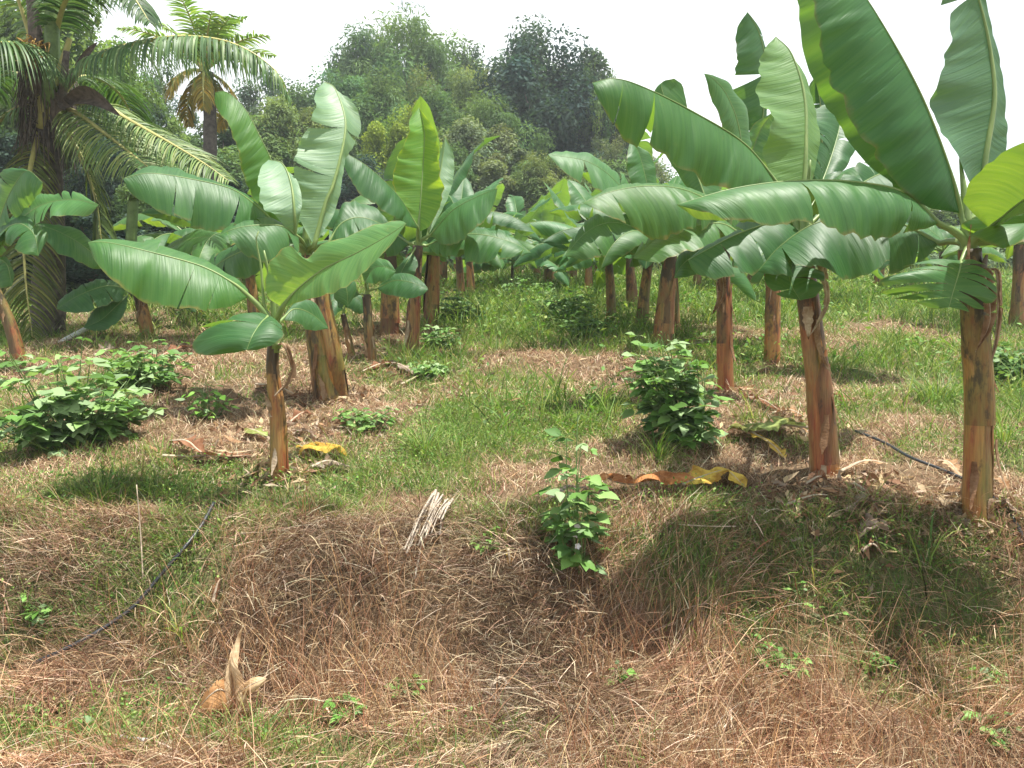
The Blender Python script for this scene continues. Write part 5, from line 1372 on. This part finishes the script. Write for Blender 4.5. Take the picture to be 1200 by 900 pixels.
# fine litter
rl = np.random.default_rng(6); pts = []
for (px, py, s, n) in [(985, 585, .5, 420), (1130, 595, .4, 200), (910, 500, .6, 260), (350, 510, .7, 360), (440, 440, .9, 300), (230, 540, .6, 160), (780, 420, 1.2, 240), (880, 420, 1.0, 260), (700, 405, 1.0, 220), (388, 470, .5, 160), (328, 560, .4, 120), (850, 460, .5, 140), (904, 430, .5, 120), (770, 402, .8, 200), (480, 415, .7, 180), (170, 400, 1.0, 160), (1145, 605, .3, 140), (560, 470, 1.0, 120)]:
    p = G(px, py); xy = np.array([p[0], p[1]]) + rl.normal(0, 1, (n, 2)) * [s * .6, s * .4]; pts.append(xy)
xy = np.concatenate(pts); c = np.stack([xy[:, 0], xy[:, 1], T(xy[:, 0], xy[:, 1]) + rl.uniform(.01, .05, len(xy))], 1)
nr = rl.normal(size=(len(c), 3)) * .7 + [0, 0, 1]
v, tr_ = quads_np(c, rl.uniform(.02, .075, len(c)), .3, nr, rl)
cl = np.array([(.30, .18, .10), (.42, .32, .20), (.22, .12, .07), (.34, .27, .2), (.48, .36, .2)])[rl.integers(0, 5, len(c))] * rl.uniform(.7, 1.2, (len(c), 1))
tag(link('leaf_litter', mesh_np('leaf_litter', v, tr_, M_DRY, None, np.repeat(cl, 4, 0), smooth=False)), 'crumbled brown leaf litter under the banana rows', 'leaf litter', kind='stuff')

# broken sheath at the lower left
b = G(265, 835)
t = thing('broken_leaf_sheath', 'broken tan and orange banana leaf sheath standing in the grass at the lower left', 'leaf sheath', b)
D3 = b[1]
build_leaf(t, b, [P(272, 850, D3), P(274, 812, D3), P(272, 775, D3 + .05), P(278, 748, D3 + .06), P(285, 733, D3 + .06)],
           [P(258, 830, D3 - .03), P(262, 800, D3 - .02), P(267, 775, D3), P(276, 752, D3 + .04)], [P(290, 835, D3 - .03), P(288, 805, D3 - .02), P(280, 775, D3), P(281, 752, D3 + .04)], None, rib=.008, camber=.35, tears=0, seed=3, tint=(.85, .66, .42), mat=M_DEAD, ribmat=M_STRAW, name='sheath')
build_leaf(t, b, [P(272, 815, D3), P(258, 808, D3 - .05), P(246, 815, D3 - .08), P(234, 828, D3 - .08)], [P(263, 796, D3), P(252, 798, D3 - .03), P(241, 812, D3 - .06)], [P(266, 835, D3 - .02), P(250, 838, D3 - .1), P(240, 842, D3 - .1)], None, rib=.005, camber=.1, und=.35, tears=4, rag=.3, seed=4, tint=(.55, .31, .14), mat=M_DEAD, ribmat=M_STRAW, name='torn_blade')
build_leaf(t, b, [P(280, 812, D3), P(295, 802, D3 - .05), P(313, 795, D3 - .06)], [P(288, 800, D3), P(302, 793, D3)], [P(290, 815, D3 - .05), P(304, 806, D3 - .06)], None, rib=.004, camber=.3, tears=0, seed=5, tint=(.80, .60, .36), mat=M_DEAD, ribmat=M_STRAW, name='torn_blade')
build_leaf(t, b, [P(262, 840, D3), P(248, 843, D3 - .05), P(236, 856, D3 - .06)], [P(256, 830, D3), P(242, 838, D3)], [P(256, 852, D3 - .05), P(245, 860, D3 - .06)], None, rib=.004, camber=.3, tears=0, seed=6, tint=(.60, .45, .32), mat=M_DEAD, ribmat=M_STRAW, name='torn_blade')

M_STALK = mat_simple('grey_stalk', (.38, .325, .26), .85, 0, .5, 40)
# bundle of dry stalks on the brink
b = G(497, 648)
t = thing('dry_stalk_bundle', 'bundle of grey dry stalks fanning down over the brink of the bank', 'stalk bundle', b)
rng = random.Random(12)
for k in range(15):
    tx = 507 + k * 1.5 + rng.uniform(-3, 3); ty = 592 + k * .9 + rng.uniform(-3, 5)
    bx = 473 + k * 3.3 + rng.uniform(-3, 3); by = 684 - k * 3.2 + rng.uniform(-12, 6)
    if k == 4: bx, by = 486, 704
    p0 = G(tx, ty, .08 + rng.uniform(0, .04)); p1 = G(bx, by, .11 + rng.uniform(0, .06))
    pm = (p0 + p1) / 2 + [rng.uniform(-.01, .01), 0, .01]
    mb = MB(); tube(mb, crom([p0, pm, p1], 10), np.linspace(.0075, .004, 10) * rng.uniform(.6, 1.4), 6)
    link('stalk', mb.mesh('stalk', M_STALK, b), t)

# hoses, pipe, sticks
def ground_tube(name, label, cat, pix, r, mat, lift=.03, n=60):
    q = crom([G(a, b_, lift) for a, b_ in pix], n)
    o = q[0].copy()
    mb = MB(); tube(mb, q, r, 8)
    return tag(link(name, mb.mesh(name, mat, o), None, Vector([float(v) for v in o])), label, cat)
ground_tube('hose', 'black irrigation hose sagging down the left bank', 'hose', [(251, 604), (236, 632), (215, 662), (190, 692), (160, 725), (130, 748), (90, 772), (38, 796)], .0115, M_HOSE, .08)
ground_tube('hose', 'dark irrigation hose lying behind the front right trunk and on to the right margin', 'hose', [(1002, 511), (1035, 525), (1065, 543), (1100, 556), (1135, 572), (1165, 592), (1183, 612), (1200, 640), (1215, 670)], .011, M_HOSE, .04)
a, b = P(20, 428, 10.6), P(118, 376, 12.2)
mb = MB(); tube(mb, np.array([a, (a + b) / 2, b]), .035, 10); 
tag(link('pipe', mb.mesh('pipe', M_PIPE, a), None, Vector([float(v) for v in a])), 'straight white pipe lying behind the left bushes', 'pipe')
ground_tube('stick', 'short grey stick in the grass at the lower left', 'stick', [(133, 877), (150, 880), (172, 884)], .009, mat_simple('grey_wood', (.42, .42, .42), .6, 0, .3, 30), .06, 10)
ground_tube('stick', 'thin dry twig lying across the right bank below the rusty leaf', 'stick', [(795, 628), (830, 631), (862, 630)], .004, M_STRAW, .06, 10)
g0 = G(168, 690)
mb = MB(); tube(mb, crom([g0, P(165, 630, g0[1] + .08), P(160, 568, g0[1] + .12)], 10), np.linspace(.005, .003, 10), 5)
tag(link('grass_stalk', mb.mesh('grass_stalk', M_STRAW, g0), None, Vector([float(v) for v in g0])), 'single thin pale dry stalk standing upright on the left bank', 'grass stalk')
ground_tube('stick', 'fallen brown branch on the bare ground beside the doubled trunk', 'stick', [(800, 412), (825, 405), (850, 402)], .03, M_BARK, .05, 12)
# ------------------------------------------------------------------ light, sky, view
EL, AZ = math.radians(77), math.radians(80)      # sun nearly overhead, a little to the right
s = Vector((math.sin(AZ) * math.cos(EL), math.cos(AZ) * math.cos(EL), math.sin(EL)))
ld = bpy.data.lights.new('sun', 'SUN'); ld.energy = 5.0; ld.angle = math.radians(.6); ld.color = (1, .955, .88)
lo = bpy.data.objects.new('sun', ld); COL.objects.link(lo)
lo.location = (0, 0, 30); lo.rotation_euler = s.to_track_quat('Z', 'Y').to_euler()
w = bpy.data.worlds.new('World'); SC.world = w; w.use_nodes = True
nt = w.node_tree; nt.nodes.clear()
sky = nt.nodes.new('ShaderNodeTexSky'); sky.sky_type = 'NISHITA'; sky.sun_disc = False
sky.sun_elevation = EL; sky.sun_rotation = AZ; sky.air_density = 1.2; sky.dust_density = 3.0; sky.ozone_density = 1.0
tc = nt.nodes.new('ShaderNodeTexCoord')
cl = noise(nt, mapping(nt, tc.outputs['Generated'], (1, 1, 2.6)), 2.6, 5, .6)
sepz = nt.nodes.new('ShaderNodeSeparateXYZ'); nt.links.new(tc.outputs['Generated'], sepz.inputs[0])
ma = nt.nodes.new('ShaderNodeMath'); ma.operation = 'MULTIPLY_ADD'; ma.inputs[1].default_value = -.55
nt.links.new(sepz.outputs[2], ma.inputs[0]); nt.links.new(cl, ma.inputs[2])      # broken cloud overhead, closed veil towards the horizon
mask = ramp(nt, ma.outputs[0], [(.06, (.12, .12, .12)), (.34, (1, 1, 1))])
col = mixc(nt, mask, sky.outputs[0], (11.6, 12.1, 12.4))
bg = nt.nodes.new('ShaderNodeBackground'); bg.inputs['Strength'].default_value = .062
out = nt.nodes.new('ShaderNodeOutputWorld')
nt.links.new(col, bg.inputs[0]); nt.links.new(bg.outputs[0], out.inputs[0])
# humid air over the slope
hv = [(-75, -8, CZ - 3.2), (75, -8, CZ - 3.2), (75, 85, CZ - 3.2), (-75, 85, CZ - 3.2), (-75, -8, CZ + 34), (75, -8, CZ + 34), (75, 85, CZ + 34), (-75, 85, CZ + 34)]
hm, hn = newmat('humid_air')
pv = hn.nodes.new('ShaderNodeVolumePrincipled'); pv.inputs['Color'].default_value = (.88, .95, 1, 1); pv.inputs['Density'].default_value = .0011; pv.inputs['Anisotropy'].default_value = .2
ho = hn.nodes.new('ShaderNodeOutputMaterial'); hn.links.new(pv.outputs[0], ho.inputs['Volume'])
hz = link('haze', mesh_np('haze', hv, [[(0, 3, 2, 1), (4, 5, 6, 7), (0, 1, 5, 4), (1, 2, 6, 5), (2, 3, 7, 6), (3, 0, 4, 7)]], hm, smooth=False))
tag(hz, 'thin pale haze in front of the wood', 'haze', kind='stuff')
v = SC.view_settings
v.view_transform = 'Standard'; v.look = 'None'; v.gamma = 1; v.exposure = 1.08; v.use_curve_mapping = False
SC.cycles.max_bounces = 6; SC.cycles.transparent_max_bounces = 4; SC.cycles.diffuse_bounces = 3; SC.cycles.transmission_bounces = 4; SC.cycles.glossy_bounces = 2
SC.cycles.use_denoising = True
